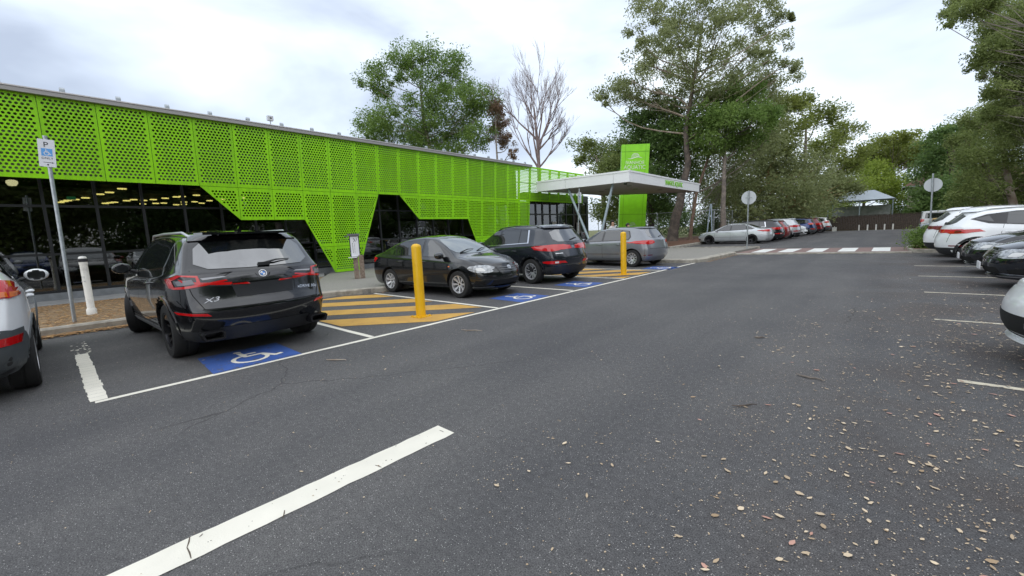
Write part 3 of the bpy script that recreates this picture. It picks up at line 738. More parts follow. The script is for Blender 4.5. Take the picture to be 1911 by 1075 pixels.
def car_surface(c):
    Wd, top, rear, front, belt = c['W'], c['top'], c['rear'], c['front'], c['belt']
    tumble, crown = c.get('tumble', .42), c.get('crown', .045)
    x0, x1 = top[0][0], top[-1][0]
    xs = sorted(set([round(t[0], 3) for t in top]))
    X = [xs[0]]
    for a in xs[1:]:
        g = a-X[-1]; n = max(1, int(math.ceil(g/.28)))
        for i in range(1, n+1): X.append(X[-1]+g/n if i < n else a)
    X[1:1] = [X[0]+.05]; X[-1:-1] = [X[-1]-.05]
    X = sorted(X)
    X = [x for i, x in enumerate(X) if i == 0 or x-X[i-1] > .015]
    zb = c.get('zb', .2); wmid = c.get('zmid', .6)
    pf, pr = c.get('pf', (1.2, .20)), c.get('pr', (1.4, .13))
    sw_f, sw_r = c.get('sweepf', .28), c.get('sweepr', .16)
    def plan(x):
        if x > pf[0]: return 1 - pf[1]*((x-pf[0])/(x1+.15-pf[0]))**2.2
        if x < -pr[0]: return 1 - pr[1]*((-x-pr[0])/(-x0+.25-pr[0]))**2.2
        return 1
    NL = 11
    def col(j):
        xt = X[j]; s = (xt-x0)/(x1-x0); zt = interp(top, xt); bl = min(interp(belt, xt), zt-crown-.035)
        e = zt-crown
        lv = [zb, zb+.07, zb+.16, min(wmid-.08, bl-.25), min(wmid+.06, bl-.14), min(wmid+.13, bl-.10), bl-.07, bl-.012, bl+.02 if e-bl > .1 else bl+(e-bl)*.3, bl+(e-bl)*.55, e-min(.045, (e-bl)*.25), e]
        sec = [.86, .955, .975, .995, 1.0, .998, .985, .965, .935]
        base_y = [Wd*k for k in sec]
        gy = lambda z: Wd*.935-(z-bl)*tumble
        ys = base_y + [gy(lv[9]), gy(lv[10]), gy(lv[11])-.055]
        return s, zt, lv, ys
    def P(j, l, v):
        s, zt, lv, ys = col(j)
        z = lv[l]; x = interp(rear, z)+s*(interp(front, z)-interp(rear, z))
        y = ys[l]*plan(x)
        if l == NL: z = zt-crown*abs(v)**2.2
        if s > .78: x -= sw_f*abs(v)**2.6*((s-.78)/.22)**2
        if s < .16: x += sw_r*abs(v)**2.6*(1-s/.16)**1.5
        return Vector((x, y*v, z))
    V = [-1, -.82, -.45, 0, .45, .82, 1]
    bm = bmesh.new(); nx = len(X); vt = {}
    def vert(j, l, k):
        key = (j, l, k)
        if key not in vt: vt[key] = bm.verts.new(P(j, l, V[k]))
        return vt[key]
    K = len(V)
    for j in range(nx-1):
        for l in range(NL):
            bm.faces.new((vert(j, l, 0), vert(j+1, l, 0), vert(j+1, l+1, 0), vert(j, l+1, 0)))
            bm.faces.new((vert(j+1, l, K-1), vert(j, l, K-1), vert(j, l+1, K-1), vert(j+1, l+1, K-1)))
        for k in range(K-1):
            bm.faces.new((vert(j, NL, k), vert(j+1, NL, k), vert(j+1, NL, k+1), vert(j, NL, k+1)))
            f = bm.faces.new((vert(j+1, 0, k), vert(j, 0, k), vert(j, 0, k+1), vert(j+1, 0, k+1)))
            f.material_index = 1
    for l in range(NL):
        for k in range(K-1):
            bm.faces.new((vert(0, l, k+1), vert(0, l, k), vert(0, l+1, k), vert(0, l+1, k+1)))
            bm.faces.new((vert(nx-1, l, k), vert(nx-1, l, k+1), vert(nx-1, l+1, k+1), vert(nx-1, l+1, k)))
    cz = c.get('cladz', 0)
    for f in bm.faces:
        zc = f.calc_center_median().z
        if zc < cz: f.material_index = 1
    bmesh.ops.recalc_face_normals(bm, faces=bm.faces)
    me = bpy.data.meshes.new('body'); bm.to_mesh(me); bm.free()
    return me

def car_body(c, pt):
    me = car_surface(c)
    for m_ in (pt, PLASTIC, WELL): me.materials.append(m_)
    o = bpy.data.objects.new('body', me); C.objects.link(o)
    sb = o.modifiers.new('s', 'SUBSURF'); sb.levels = 2; sb.render_levels = 2
    r_ = c['R']; cut = bmesh.new()
    for ax in (c['xr'], c['xf']):
        for sd in (-1, 1):
            mt = Matrix.Translation((ax, sd*(c['W']-.07), r_)) @ Matrix.Rotation(R(90), 4, 'X')
            bmesh.ops.create_cone(cut, cap_ends=True, segments=36, radius1=r_+c.get('gap', .055), radius2=r_+c.get('gap', .055), depth=.58, matrix=mt)
    cm = bpy.data.meshes.new('cut'); cut.to_mesh(cm); cut.free(); cm.materials.append(WELL)
    co = bpy.data.objects.new('cut', cm); C.objects.link(co)
    bo = o.modifiers.new('b', 'BOOLEAN'); bo.operation = 'DIFFERENCE'; bo.object = co; bo.solver = 'EXACT'; bo.material_mode = 'TRANSFER'
    dg = bpy.context.evaluated_depsgraph_get()
    nm = bpy.data.meshes.new_from_object(o.evaluated_get(dg)); nm.name = 'body'
    bpy.data.objects.remove(o); bpy.data.objects.remove(co)
    return nm

AX = {'L': (Vector((0, 1, 0))), 'R': Vector((0, -1, 0)), 'F': Vector((1, 0, 0)), 'B': Vector((-1, 0, 0)), 'T': Vector((0, 0, 1))}
class Car:
    def __init__(s, name, c, pt, label):
        s.c = c; s.root = empty(name); s.root['label'] = label; s.root['category'] = 'car'
        me = car_body(c, pt)
        s.body = link('body', me, s.root, smooth=38)
        bm = bmesh.new(); bm.from_mesh(me); s.bvh = BVHTree.FromBMesh(bm); bm.free(); s.pt = pt
    def decal(s, name, poly, ax, material, off=.005, cell=.09, parent=None, rnd=0, label=None, back=True):
        poly = [tuple(p) for p in poly]
        for _ in range(rnd):       # corner cutting
            q = []
            for i in range(len(poly)):
                a, b = poly[i], poly[(i+1) % len(poly)]
                q += [(a[0]*.8+b[0]*.2, a[1]*.8+b[1]*.2), (a[0]*.2+b[0]*.8, a[1]*.2+b[1]*.8)]
            poly = q
        bm = bmesh.new()
        f = bm.faces.new([bm.verts.new((p[0], p[1], 0)) for p in poly])
        bmesh.ops.triangulate(bm, faces=[f])
        us = [p[0] for p in poly]; vs = [p[1] for p in poly]
        for a, (lo, hi) in enumerate(((min(us), max(us)), (min(vs), max(vs)))):
            n = int((hi-lo)/cell)
            for i in range(1, n+1):
                co = [0, 0, 0]; co[a] = lo+(hi-lo)*i/(n+1); no = [0, 0, 0]; no[a] = 1
                bmesh.ops.bisect_plane(bm, geom=bm.verts[:]+bm.edges[:]+bm.faces[:], plane_co=co, plane_no=no)
        d = AX[ax]; dead = []; nrm = {}
        for v in bm.verts:
            u, w = v.co.x, v.co.y
            if ax in 'LR': o = Vector((u, 0, w))+d*3
            elif ax in 'FB': o = Vector((0, u, w))+d*5
            else: o = Vector((u, w, 5))
            hit, n, _, _ = s.bvh.ray_cast(o, -d)
            if hit is None: dead.append(v); continue
            v.co = hit+n*off; nrm[v] = n
        bmesh.ops.delete(bm, geom=dead, context='VERTS')
        if back:
            ed = [e for e in bm.edges if e.is_boundary]
            r_ = bmesh.ops.extrude_edge_only(bm, edges=ed)
            for v in [g for g in r_['geom'] if isinstance(g, bmesh.types.BMVert)]:
                v.co -= d*(off*1.6)
        bmesh.ops.recalc_face_normals(bm, faces=bm.faces)
        # orient outwards
        if bm.faces and sum(f.normal.dot(d)*f.calc_area() for f in bm.faces) < 0:
            bmesh.ops.reverse_faces(bm, faces=bm.faces)
        me = bpy.data.meshes.new(name); bm.to_mesh(me); bm.free(); me.materials.append(material)
        o = link(name, me, parent or s.root, smooth=35)
        if label: o['label'] = label
        return o
    def both(s, name, poly, material, **k):
        return [s.decal(name, poly, 'L', material, **k), s.decal(name, poly, 'R', material, **k)]
    def mir(s, name, poly, ax, material, **k):
        return [s.decal(name, poly, ax, material, **k), s.decal(name, [(-p[0], p[1]) for p in poly], ax, material, **k)]
    def line(s, name, pts, ax, w=.008, material=None, off=.0015):
        """a thin ribbon along pts"""
        L_, R_ = [], []
        for i, p in enumerate(pts):
            a = Vector(pts[max(i-1, 0)]); b = Vector(pts[min(i+1, len(pts)-1)]); d = (b-a).normalized(); n = Vector((-d.y, d.x))*w/2
            p = Vector(p); L_.append(p+n); R_.append(p-n)
        return s.decal(name, [tuple(p) for p in L_+R_[::-1]], ax, material or WELL, off=off, cell=.12, back=False)
    def hit(s, u, w, ax):
        d = AX[ax]
        o = Vector((u, 0, w))+d*3 if ax in 'LR' else (Vector((0, u, w))+d*5 if ax in 'FB' else Vector((u, w, 5)))
        h, n, _, _ = s.bvh.ray_cast(o, -d); return h, n

RIMS = {}
def wheel_meshes(r, tw, style, rimmat):
    key = (round(r, 3), round(tw, 3), style, rimmat.name)
    if key in RIMS: return RIMS[key]
    MR = Matrix.Rotation(R(-90), 4, 'X')     # local z -> +y (outer face towards +y)
    ri = r*.66 if style[0] != 'L' else r*.76
    h = tw/2
    b = MB().m(TYRE); b.lathe([(ri, -h), (r*.93, -h), (r*.985, -h*.82), (r, -h*.5), (r, -h*.12), (r*.985, -h*.1), (r*.985, h*.1), (r, h*.12), (r, h*.5), (r*.985, h*.82), (r*.93, h), (ri*1.04, h), (ri, h*.9)], 40, MR)
    tm = b.mesh('wheel')
    b = MB().m(WELL); b.lathe([(.001, -.02), (ri*.97, -.02), (ri*.97, -.015), (.001, -.015)], 32, MR)
    b.m(rimmat); b.lathe([(ri*.93, -h*.8), (ri*1.0, -h*.8), (ri*1.0, h*.9), (ri*.985, h*.96), (ri*.93, h*.94), (ri*.90, h*.5), (ri*.93, -h*.8)], 36, MR)
    n = int(style[1:]); kind = style[0]
    b.lathe([(.001, h*.42), (r*.16, h*.42), (r*.19, h*.3), (r*.19, .0), (.001, .0)], 20, MR)
    b.m(GLOSSB); b.lathe([(.001, h*.46), (r*.075, h*.46), (r*.08, h*.43), (.001, h*.43)], 14, MR); b.m(rimmat)
    for k in range(n):
        M_ = MR @ Matrix.Rotation(2*math.pi*k/n, 4, 'Z')
        for sg in ((-1, 1) if kind in 'YL' else (0,)):
            w0, w1 = (.13*r, .10*r) if kind == 'S' else (.075*r, .06*r)
            if kind == 'H': w0, w1 = .10*r, .17*r
            off0, off1 = sg*.05*r, sg*(.15 if kind == 'Y' else .10)*r
            pts = [(r*.12, off0-w0/2), (ri*.94, off1-w1/2), (ri*.94, off1+w1/2), (r*.12, off0+w0/2)]
            a = [b.b.verts.new(M_ @ Vector((p[0], p[1], h*(.40 if p[0] < ri*.5 else .80)))) for p in pts]
            c = [b.b.verts.new(M_ @ Vector((p[0], p[1], h*.05))) for p in pts]
            fs = [b.b.faces.new(a)]+[b.b.faces.new((a[i], c[i], c[(i+1) % 4], a[(i+1) % 4])) for i in range(4)]
            for f in fs: f.material_index = b.mi
    rm = b.mesh('rim')
    for me in (tm, rm): me.polygons.foreach_set('use_smooth', [True]*len(me.polygons)); me.set_sharp_from_angle(angle=R(35))
    RIMS[key] = (tm, rm); return tm, rm
def add_wheels(car, style='S5', rimmat=None, tw=.225, steer=0, inset=.02):
    c = car.c; tm, rm = wheel_meshes(c['R'], tw, style, rimmat or ALLOY)
    for ax in (c['xr'], c['xf']):
        for sd in (1, -1):
            o = link('wheel', tm, car.root); o.location = (ax, sd*(c['W']-tw/2-inset), c['R'])
            o.rotation_euler = (0, random.uniform(0, 1), (0 if sd > 0 else math.pi)+(steer if ax == c['xf'] else 0))
            link('rim', rm, o)
def mirror(car, x, z, material, y=None, s=1):
    h, n = car.hit(x, z, 'L')
    y0 = h.y if h else car.c['W']-.05
    for sd in (1, -1):
        bm = bmesh.new(); bmesh.ops.create_uvsphere(bm, u_segments=16, v_segments=10, radius=.5)
        for v in bm.verts:
            v.co = Vector((v.co.x*.16*s+(.03 if v.co.x > 0 else 0), v.co.y*.25*s, v.co.z*.17*s))
            if v.co.x < -.045*s: v.co.x = -.045*s
        for f in bm.faces:
            cc = f.calc_center_median(); f.material_index = 1 if cc.x < -.042*s and (cc.y/(.125*s))**2+(cc.z/(.085*s))**2 < .62 else 0
        me = bpy.data.meshes.new('mirror'); bm.to_mesh(me); bm.free(); me.materials.append(material); me.materials.append(MIRG)
        o = link('mirror', me, car.root, smooth=40); o.location = (x, sd*(y0+.15*s), z+.06)
        b = MB().m(PLASTIC); b.tube([(0, sd*(-.17), -.06), (0, sd*(-.05), -.03)], [.03, .02], 8); b.build('mirror_arm', o)
def handles(car, xs, z, material):
    for x in xs:
        for sd, ax in ((1, 'L'), (-1, 'R')):
            h, n = car.hit(x, z, ax)
            if not h: continue
            b = MB().m(material); y = h.y+sd*.012
            b.tube([(x-.09, h.y-sd*.01, z), (x-.075, y+sd*.02, z), (x+.075, y+sd*.02, z+.004), (x+.09, h.y-sd*.01, z+.004)], .014, 8)
            b.build('door_handle', car.root, smooth=50)
def box_part(car, name, lo, hi, material, bev=0.01, rot=None):
    bm = bmesh.new(); bmesh.ops.create_cube(bm, size=1)
    for v in bm.verts: v.co = Vector([lo[i]+(hi[i]-lo[i])*(v.co[i]+.5) for i in range(3)])
    if bev: bmesh.ops.bevel(bm, geom=bm.edges[:], offset=bev, segments=2, affect='EDGES')
    me = bpy.data.meshes.new(name); bm.to_mesh(me); bm.free(); me.materials.append(material)
    return link(name, me, car.root, smooth=40)
def arches(car, r0, r1, material=None, off=.012):
    c = car.c
    for ax in (c['xr'], c['xf']):
        a = [(ax+math.cos(t)*r1, c['R']+math.sin(t)*r1) for t in np.linspace(R(-8), R(188), 22)]
        d = [(ax+math.cos(t)*r0, c['R']+math.sin(t)*r0) for t in np.linspace(R(188), R(-8), 22)]
        car.both('arch_trim', a+d, material or PLASTIC, off=off, cell=.12)
def plate_box(car, x, y, z, tilt, axis, txt=False):
    b = MB().m(PLATE); b.box((-.008, -.186, -.067), (.008, .186, .067)); o = b.build('number_plate', car.root); o.location = (x, y, z); o.rotation_euler = (0, tilt, 0)
    return o
def windows(car, glass_polys, trim=None, tmat=None):
    if trim: car.both('window_trim', trim, tmat or GLOSSB, off=.002, cell=.07)
    for p in glass_polys: car.both('side_window', p, SIDEGL, off=.006, cell=.07)
def seams(car, lst):
    for pts in lst:
        for ax in 'LR': car.line('panel_gap', pts, ax)
def wiper(car, p0, p1, ax):
    a, n = car.hit(*p0, ax); b_, n2 = car.hit(*p1, ax)
    if not a or not b_: return
    b = MB().m(PLASTIC); b.tube([a+n*.015, (a+b_)/2+n*.05, b_+n2*.02], [.016, .012, .006], 6); b.build('wiper', car.root)
def mesh_place(car, name, me, u, w, ax, off=.006, parent=None):
    """set a flat mesh (xy plane) on the body, facing along ax"""
    h, n = car.hit(u, w, ax)
    if not h: return None
    o = link(name, me, parent or car.root)
    right = {'B': Vector((0, -1, 0)), 'F': Vector((0, 1, 0)), 'L': Vector((-1, 0, 0)), 'R': Vector((1, 0, 0))}[ax]
    z = n; y = z.cross(right).normalized(); x = y.cross(z).normalized()
    M_ = Matrix.Identity(4)
    for i in range(3): M_[i][0], M_[i][1], M_[i][2], M_[i][3] = x[i], y[i], z[i], (h+n*off)[i]
    o.matrix_basis = M_; return o
def disc(r, rings, n=28):
    """concentric coloured discs: rings = [(r0, r1, material)], or quadrant tuple"""
    b = MB()
    for r0, r1, mt_, z in rings:
        for k in range(n):
            a0, a1 = 2*math.pi*k/n, 2*math.pi*(k+1)/n
            m2 = mt_
            if isinstance(mt_, tuple): m2 = mt_[int(k//(n/4)) % 2]
            b.m(m2)
            pts = [(r1*math.cos(a0), r1*math.sin(a0), z), (r1*math.cos(a1), r1*math.sin(a1), z)]
            if r0 > 0: b.poly([(r0*math.cos(a0), r0*math.sin(a0), z)]+pts+[(r0*math.cos(a1), r0*math.sin(a1), z)])
            else: b.poly([(0, 0, z)]+pts)
    return b.mesh('badge')
def ell(cx, cy, a, b, w, M_, z=.004, n=24):
    M_.poly
    for k in range(n):
        t0, t1 = 2*math.pi*k/n, 2*math.pi*(k+1)/n
        M_.poly([(cx+a*math.cos(t0), cy+b*math.sin(t0), z), (cx+a*math.cos(t1), cy+b*math.sin(t1), z), (cx+(a-w)*math.cos(t1), cy+(b-w)*math.sin(t1), z), (cx+(a-w)*math.cos(t0), cy+(b-w)*math.sin(t0), z)])

def rect(x0, y0, x1, y1): return [(x0, y0), (x1, y0), (x1, y1), (x0, y1)]

CFG = {}
CFG['x3'] = dict(W=.945, xf=1.432, xr=-1.432, R=.365, zb=.24, cladz=.42, tumble=.40, gap=.05, zmid=.62,
    rear=[(.24,-2.24),(.40,-2.36),(.54,-2.43),(.68,-2.465),(.76,-2.375),(.86,-2.37),(1.0,-2.365),(1.10,-2.335),(1.17,-2.25),(1.40,-2.10),(1.6,-1.96)],
    front=[(.24,2.05),(.42,2.22),(.65,2.27),(.86,2.22),(.92,2.18)],
    top=[(-1.98,1.60),(-1.6,1.645),(-.9,1.69),(-.3,1.70),(.2,1.68),(.55,1.60),(.95,1.38),(1.3,1.14),(1.45,1.09),(1.8,1.04),(2.05,.97),(2.18,.90)],
    belt=[(-2.1,1.17),(-1,1.10),(.6,1.05),(1.3,1.0)], pr=(1.3,.10), sweepr=.2)
CFG['sedan'] = dict(W=.88, xf=1.30, xr=-1.30, R=.318, zb=.20, tumble=.46, zmid=.55,
    rear=[(.20,-2.10),(.35,-2.22),(.55,-2.26),(.75,-2.26),(.92,-2.22),(1.02,-2.17)],
    front=[(.20,2.06),(.32,2.19),(.5,2.22),(.66,2.15),(.76,2.06),(.8,2.02)],
    top=[(-2.17,1.05),(-1.95,1.09),(-1.75,1.11),(-1.35,1.28),(-1.0,1.40),(-.6,1.46),(-.1,1.48),(.25,1.45),(.7,1.26),(1.12,1.03),(1.25,.985),(1.6,.93),(1.85,.86),(2.02,.78)],
    belt=[(-2.1,1.0),(-1,.95),(.5,.90),(1.2,.86)], pf=(1.15,.22))
CFG['sportage'] = dict(W=.928, xf=1.32, xr=-1.32, R=.352, zb=.25, cladz=.36, tumble=.40, zmid=.66,
    rear=[(.25,-2.02),(.40,-2.17),(.55,-2.22),(.72,-2.22),(.9,-2.16),(1.05,-2.12),(1.14,-2.06),(1.35,-1.90),(1.58,-1.72)],
    front=[(.25,2.02),(.42,2.17),(.62,2.2),(.82,2.14),(.9,2.08)],
    top=[(-1.74,1.57),(-1.3,1.63),(-.6,1.665),(0,1.645),(.4,1.57),(.85,1.34),(1.2,1.12),(1.35,1.06),(1.8,.99),(2.08,.88)],
    belt=[(-2,1.20),(-1,1.09),(0,1.04),(1.2,.97)], pr=(1.2,.12))
CFG['hatch'] = dict(W=.893, xf=1.289, xr=-1.289, R=.318, zb=.20, tumble=.42, zmid=.55,
    rear=[(.20,-1.88),(.36,-2.02),(.52,-2.06),(.70,-2.05),(.85,-2.0),(.98,-1.97),(1.08,-1.90),(1.25,-1.76),(1.42,-1.62)],
    front=[(.20,1.98),(.34,2.10),(.52,2.13),(.68,2.07),(.8,1.98)],
    top=[(-1.64,1.42),(-1.3,1.46),(-.6,1.495),(-.1,1.48),(.3,1.42),(.7,1.22),(1.08,1.03),(1.25,.98),(1.6,.93),(1.85,.86),(1.98,.79)],
    belt=[(-2,1.0),(-1,.96),(.5,.92),(1.2,.87)], pr=(1.1,.13))
CFG['wagon4'] = dict(W=.922, xf=1.33, xr=-1.33, R=.352, zb=.26, cladz=.55, tumble=.38, zmid=.68,
    rear=[(.26,-2.08),(.42,-2.22),(.56,-2.26),(.74,-2.24),(.9,-2.16),(1.05,-2.12),(1.15,-2.07),(1.35,-1.95),(1.6,-1.80)],
    front=[(.26,2.05),(.42,2.18),(.62,2.22),(.85,2.14),(.92,2.08)],
    top=[(-1.82,1.60),(-1.3,1.67),(-.6,1.70),(0,1.68),(.4,1.60),(.85,1.38),(1.2,1.14),(1.35,1.08),(1.8,1.0),(2.08,.9)],
    belt=[(-2,1.20),(-1,1.10),(0,1.05),(1.2,1.0)], pr=(1.3,.12))
CFG['longsedan'] = dict(W=.90, xf=1.37, xr=-1.37, R=.318, zb=.17, tumble=.50, zmid=.52, gap=.04,
    rear=[(.17,-2.25),(.32,-2.40),(.5,-2.44),(.7,-2.43),(.9,-2.36),(.98,-2.31)],
    front=[(.17,2.22),(.3,2.36),(.5,2.40),(.62,2.33),(.72,2.22)],
    top=[(-2.31,1.0),(-2.0,1.05),(-1.7,1.07),(-1.35,1.20),(-1.0,1.34),(-.6,1.42),(-.1,1.44),(.3,1.40),(.75,1.18),(1.15,.97),(1.3,.94),(1.7,.88),(2.05,.80),(2.22,.73)],
    belt=[(-2.1,.95),(-1,.92),(.5,.88),(1.2,.84)], pf=(1.2,.2))
CFG['crossover'] = dict(W=.885, xf=1.285, xr=-1.285, R=.335, zb=.24, cladz=.34, tumble=.42, zmid=.62,
    rear=[(.24,-1.95),(.40,-2.08),(.56,-2.12),(.74,-2.10),(.9,-2.03),(1.02,-1.99),(1.12,-1.92),(1.3,-1.72),(1.5,-1.50)],
    front=[(.24,2.0),(.4,2.12),(.6,2.15),(.8,2.06),(.86,2.0)],
    top=[(-1.52,1.48),(-1.15,1.53),(-.6,1.56),(0,1.54),(.4,1.45),(.8,1.26),(1.15,1.06),(1.3,1.01),(1.7,.95),(2.0,.86)],
    belt=[(-2,1.12),(-1,1.04),(0,1.0),(1.2,.93)], pr=(1.0,.16), sweepr=.25)
CFG['van'] = dict(W=.95, xf=1.55, xr=-1.45, R=.33, zb=.24, tumble=.20, zmid=.6, crown=.05,
    rear=[(.24,-2.35),(.5,-2.42),(.9,-2.42),(1.4,-2.36),(1.9,-2.28)],
    front=[(.24,2.2),(.45,2.32),(.7,2.34),(.95,2.25),(1.0,2.22)],
    top=[(-2.28,1.88),(-1.6,1.93),(0,1.94),(.9,1.90),(1.3,1.74),(1.75,1.32),(1.95,1.14),(2.2,1.0)],
    belt=[(-2.3,1.12),(1.5,1.10),(2,1.0)], pr=(1.9,.06), sweepr=.08)

def greenhouse(car, kind):
    """windscreen, rear window and side windows from the body's own outline"""
    c = car.c; Wd = c['W']; g = c['gh']
    car.decal('windscreen', g['ws'], 'F', WSGLASS, off=.006, cell=.07, rnd=1)
    if 'rw' in g: car.decal('rear_window', g['rw'], 'B', CARGLASS, off=.006, cell=.06, rnd=1)
    windows(car, g['side'], g.get('trim'))
def ws(wb, wt_, zb, zt): return [(-wb, zb+.02), (-wb*.5, zb-.015), (0, zb-.025), (wb*.5, zb-.015), (wb, zb+.02), (wt_, zt), (wt_*.5, zt+.02), (-wt_*.5, zt+.02), (-wt_, zt)]
CFG['x3']['gh'] = dict(ws=ws(.74,.60,1.17,1.56), rw=[(-.70,1.17),(0,1.155),(.70,1.17),(.62,1.49),(.3,1.515),(-.3,1.515),(-.62,1.49)],
    trim=[(1.12,1.08),(-.2,1.14),(-1.5,1.18),(-1.92,1.24),(-1.80,1.36),(-1.55,1.54),(-.9,1.585),(0,1.58),(.35,1.54),(.8,1.32)],
    side=[[(1.02,1.11),(.22,1.13),(.18,1.55),(.35,1.52),(.75,1.31)],[(.14,1.13),(-.85,1.17),(-.80,1.565),(.10,1.55)],[(-.93,1.18),(-1.48,1.20),(-1.82,1.25),(-1.52,1.51),(-.88,1.56)]])
CFG['sedan']['gh'] = dict(ws=ws(.66,.52,1.03,1.38), rw=[(-.60,1.13),(0,1.12),(.60,1.13),(.50,1.37),(-.50,1.37)],
    trim=[(1.0,.93),(-.2,.96),(-1.45,1.03),(-1.62,1.07),(-1.15,1.30),(-.75,1.385),(-.1,1.40),(.25,1.375),(.6,1.20)],
    side=[[(.90,.95),(.06,.975),(.04,1.365),(.24,1.35),(.58,1.19)],[(-.02,.98),(-.95,1.01),(-1.0,1.30),(-.75,1.36),(-.04,1.372)],[(-1.0,1.015),(-1.42,1.055),(-1.12,1.245)]])
CFG['sportage']['gh'] = dict(ws=ws(.70,.58,1.13,1.54), rw=[(-.60,1.16),(0,1.15),(.60,1.16),(.55,1.49),(-.55,1.49)],
    trim=[(1.12,1.04),(-.2,1.09),(-1.25,1.15),(-1.20,1.32),(-1.12,1.50),(-.6,1.55),(0,1.54),(.35,1.50),(.75,1.30)],
    side=[[(1.0,1.07),(.12,1.10),(.08,1.51),(.33,1.47),(.72,1.28)],[(.04,1.10),(-.80,1.135),(-.78,1.53),(.0,1.525)],[(-.84,1.14),(-1.17,1.16),(-1.08,1.48),(-.82,1.52)]])
CFG['hatch']['gh'] = dict(ws=ws(.66,.54,1.02,1.39), rw=[(-.56,1.06),(0,1.045),(.56,1.06),(.50,1.36),(-.50,1.36)],
    trim=[(.98,.93),(-.2,.96),(-1.15,.99),(-1.22,1.10),(-1.12,1.33),(-.6,1.395),(0,1.385),(.25,1.35),(.6,1.19)],
    side=[[(.88,.95),(.06,.975),(.03,1.36),(.24,1.33),(.58,1.17)],[(-.03,.98),(-.78,1.0),(-.76,1.37),(-.05,1.365)],[(-.83,1.0),(-1.12,1.02),(-1.16,1.12),(-1.08,1.31),(-.81,1.36)]])
CFG['wagon4']['gh'] = dict(ws=ws(.70,.58,1.15,1.56), rw=[(-.60,1.27),(0,1.26),(.60,1.27),(.57,1.50),(-.57,1.50)],
    trim=[(1.1,1.06),(-.2,1.11),(-1.5,1.18),(-1.72,1.30),(-1.55,1.53),(-.6,1.59),(0,1.575),(.35,1.53),(.75,1.33)],
    side=[[(.98,1.09),(.12,1.12),(.08,1.54),(.33,1.50),(.72,1.31)],[(.04,1.13),(-.85,1.16),(-.83,1.56),(.0,1.555)],[(-.90,1.17),(-1.45,1.21),(-1.66,1.30),(-1.50,1.50),(-.88,1.55)]])
CFG['longsedan']['gh'] = dict(ws=ws(.66,.50,1.0,1.33), rw=[(-.60,1.09),(0,1.08),(.60,1.09),(.48,1.31),(-.48,1.31)],
    trim=[(1.0,.90),(-.2,.93),(-1.35,.98),(-1.55,1.04),(-1.2,1.22),(-.75,1.33),(-.1,1.355),(.25,1.33),(.65,1.12)],
    side=[[(.90,.92),(.02,.945),(.0,1.325),(.22,1.31),(.62,1.11)],[(-.06,.95),(-.98,.975),(-.98,1.25),(-.75,1.31),(-.08,1.33)],[(-1.04,.98),(-1.48,1.03),(-1.18,1.18),(-1.02,1.235)]])
CFG['crossover']['gh'] = dict(ws=ws(.66,.54,1.06,1.44), rw=[(-.52,1.12),(0,1.10),(.52,1.12),(.50,1.40),(-.50,1.40)],
    trim=[(1.05,1.0),(-.2,1.05),(-1.1,1.13),(-1.45,1.26),(-1.15,1.38),(-.6,1.45),(0,1.445),(.35,1.40),(.7,1.24)],
    side=[[(.95,1.02),(.1,1.06),(.06,1.42),(.33,1.37),(.68,1.22)],[(.02,1.065),(-.78,1.12),(-.75,1.42),(.0,1.425)],[(-1.0,1.17),(-1.38,1.26),(-1.1,1.345)]])
CFG['van']['gh'] = dict(ws=ws(.74,.68,1.24,1.78), rw=[(-.70,1.22),(.70,1.22),(.67,1.75),(-.67,1.75)],
    side=[[(1.75,1.18),(.85,1.20),(.85,1.72),(1.25,1.70)],[(.75,1.20),(-.7,1.20),(-.7,1.72),(.75,1.72)],[(-.8,1.20),(-2.1,1.20),(-2.05,1.70),(-.8,1.72)]])

def std_front(car, kind='a', lamp=CLEAR, grillemat=None, low=True):
    """headlamps, grille, lower intake, fog lamps for a front"""
    c = car.c; zt = c['top'][-1][1]; Wd = c['W']; k = Wd/.88; o = zt-.78
    L_ = [(.40*k,.62+o),(.56*k,.60+o),(.72*k,.64+o),(.80*k,.72+o),(.72*k,.745+o),(.55*k,.725+o),(.42*k,.69+o)]
    car.mir('headlight', L_, 'F', lamp, off=.007, cell=.05, rnd=1)
    xf = c['top'][-1][0]
    car.both('headlight_side', [(xf-.36,.745+o),(xf-.10,.735+o),(xf+.02,.66+o),(xf-.12,.64+o)], lamp, off=.008, cell=.05)
    car.decal('grille', [(-.34*k,.55+o),(0,.53+o),(.34*k,.55+o),(.40*k,.68+o),(0,.70+o),(-.40*k,.68+o)], 'F', grillemat or GLOSSB, off=.006, cell=.06)
    for q in (.58, .625, .665): car.decal('grille_bar', rect(-.33*k, q+o-.008, .33*k, q+o+.010), 'F', CHROME if kind == 'chrome' else GLOSSB, off=.018, cell=.06)
    if not low: return
    car.decal('lower_intake', [(-.48*k,.30+o*.5),(.48*k,.30+o*.5),(.42*k,.42+o*.6),(-.42*k,.42+o*.6)], 'F', WELL, off=.005, cell=.08)
    car.mir('fog_light', [(.60*k,.33+o*.5),(.72*k,.33+o*.5),(.74*k,.41+o*.6),(.60*k,.42+o*.6)], 'F', WELL, off=.005, cell=.05)
def std_rear(car, lamp, z0, z1, y0=.5, glass=RED):
    """tail lamps wrapping round the corner, bumper slot and plate recess"""
    c = car.c; Wd = c['W']
    car.mir('tail_light', [(y0,z0+.02),(Wd*.93,z0),(Wd*.96,z1-.02),(Wd*.8,z1),(y0+.05,z1-.03)], 'B', glass, off=.007, cell=.05, rnd=1)
    xr = interp(c['rear'], (z0+z1)/2)
    car.both('tail_light_side', [(xr+.04,z0),(xr+.27,z0+.05),(xr+.32,z1-.02),(xr+.10,z1)], glass, off=.008, cell=.05, rnd=1)

def cladding_rear(car, z1, y=.9):
    pass
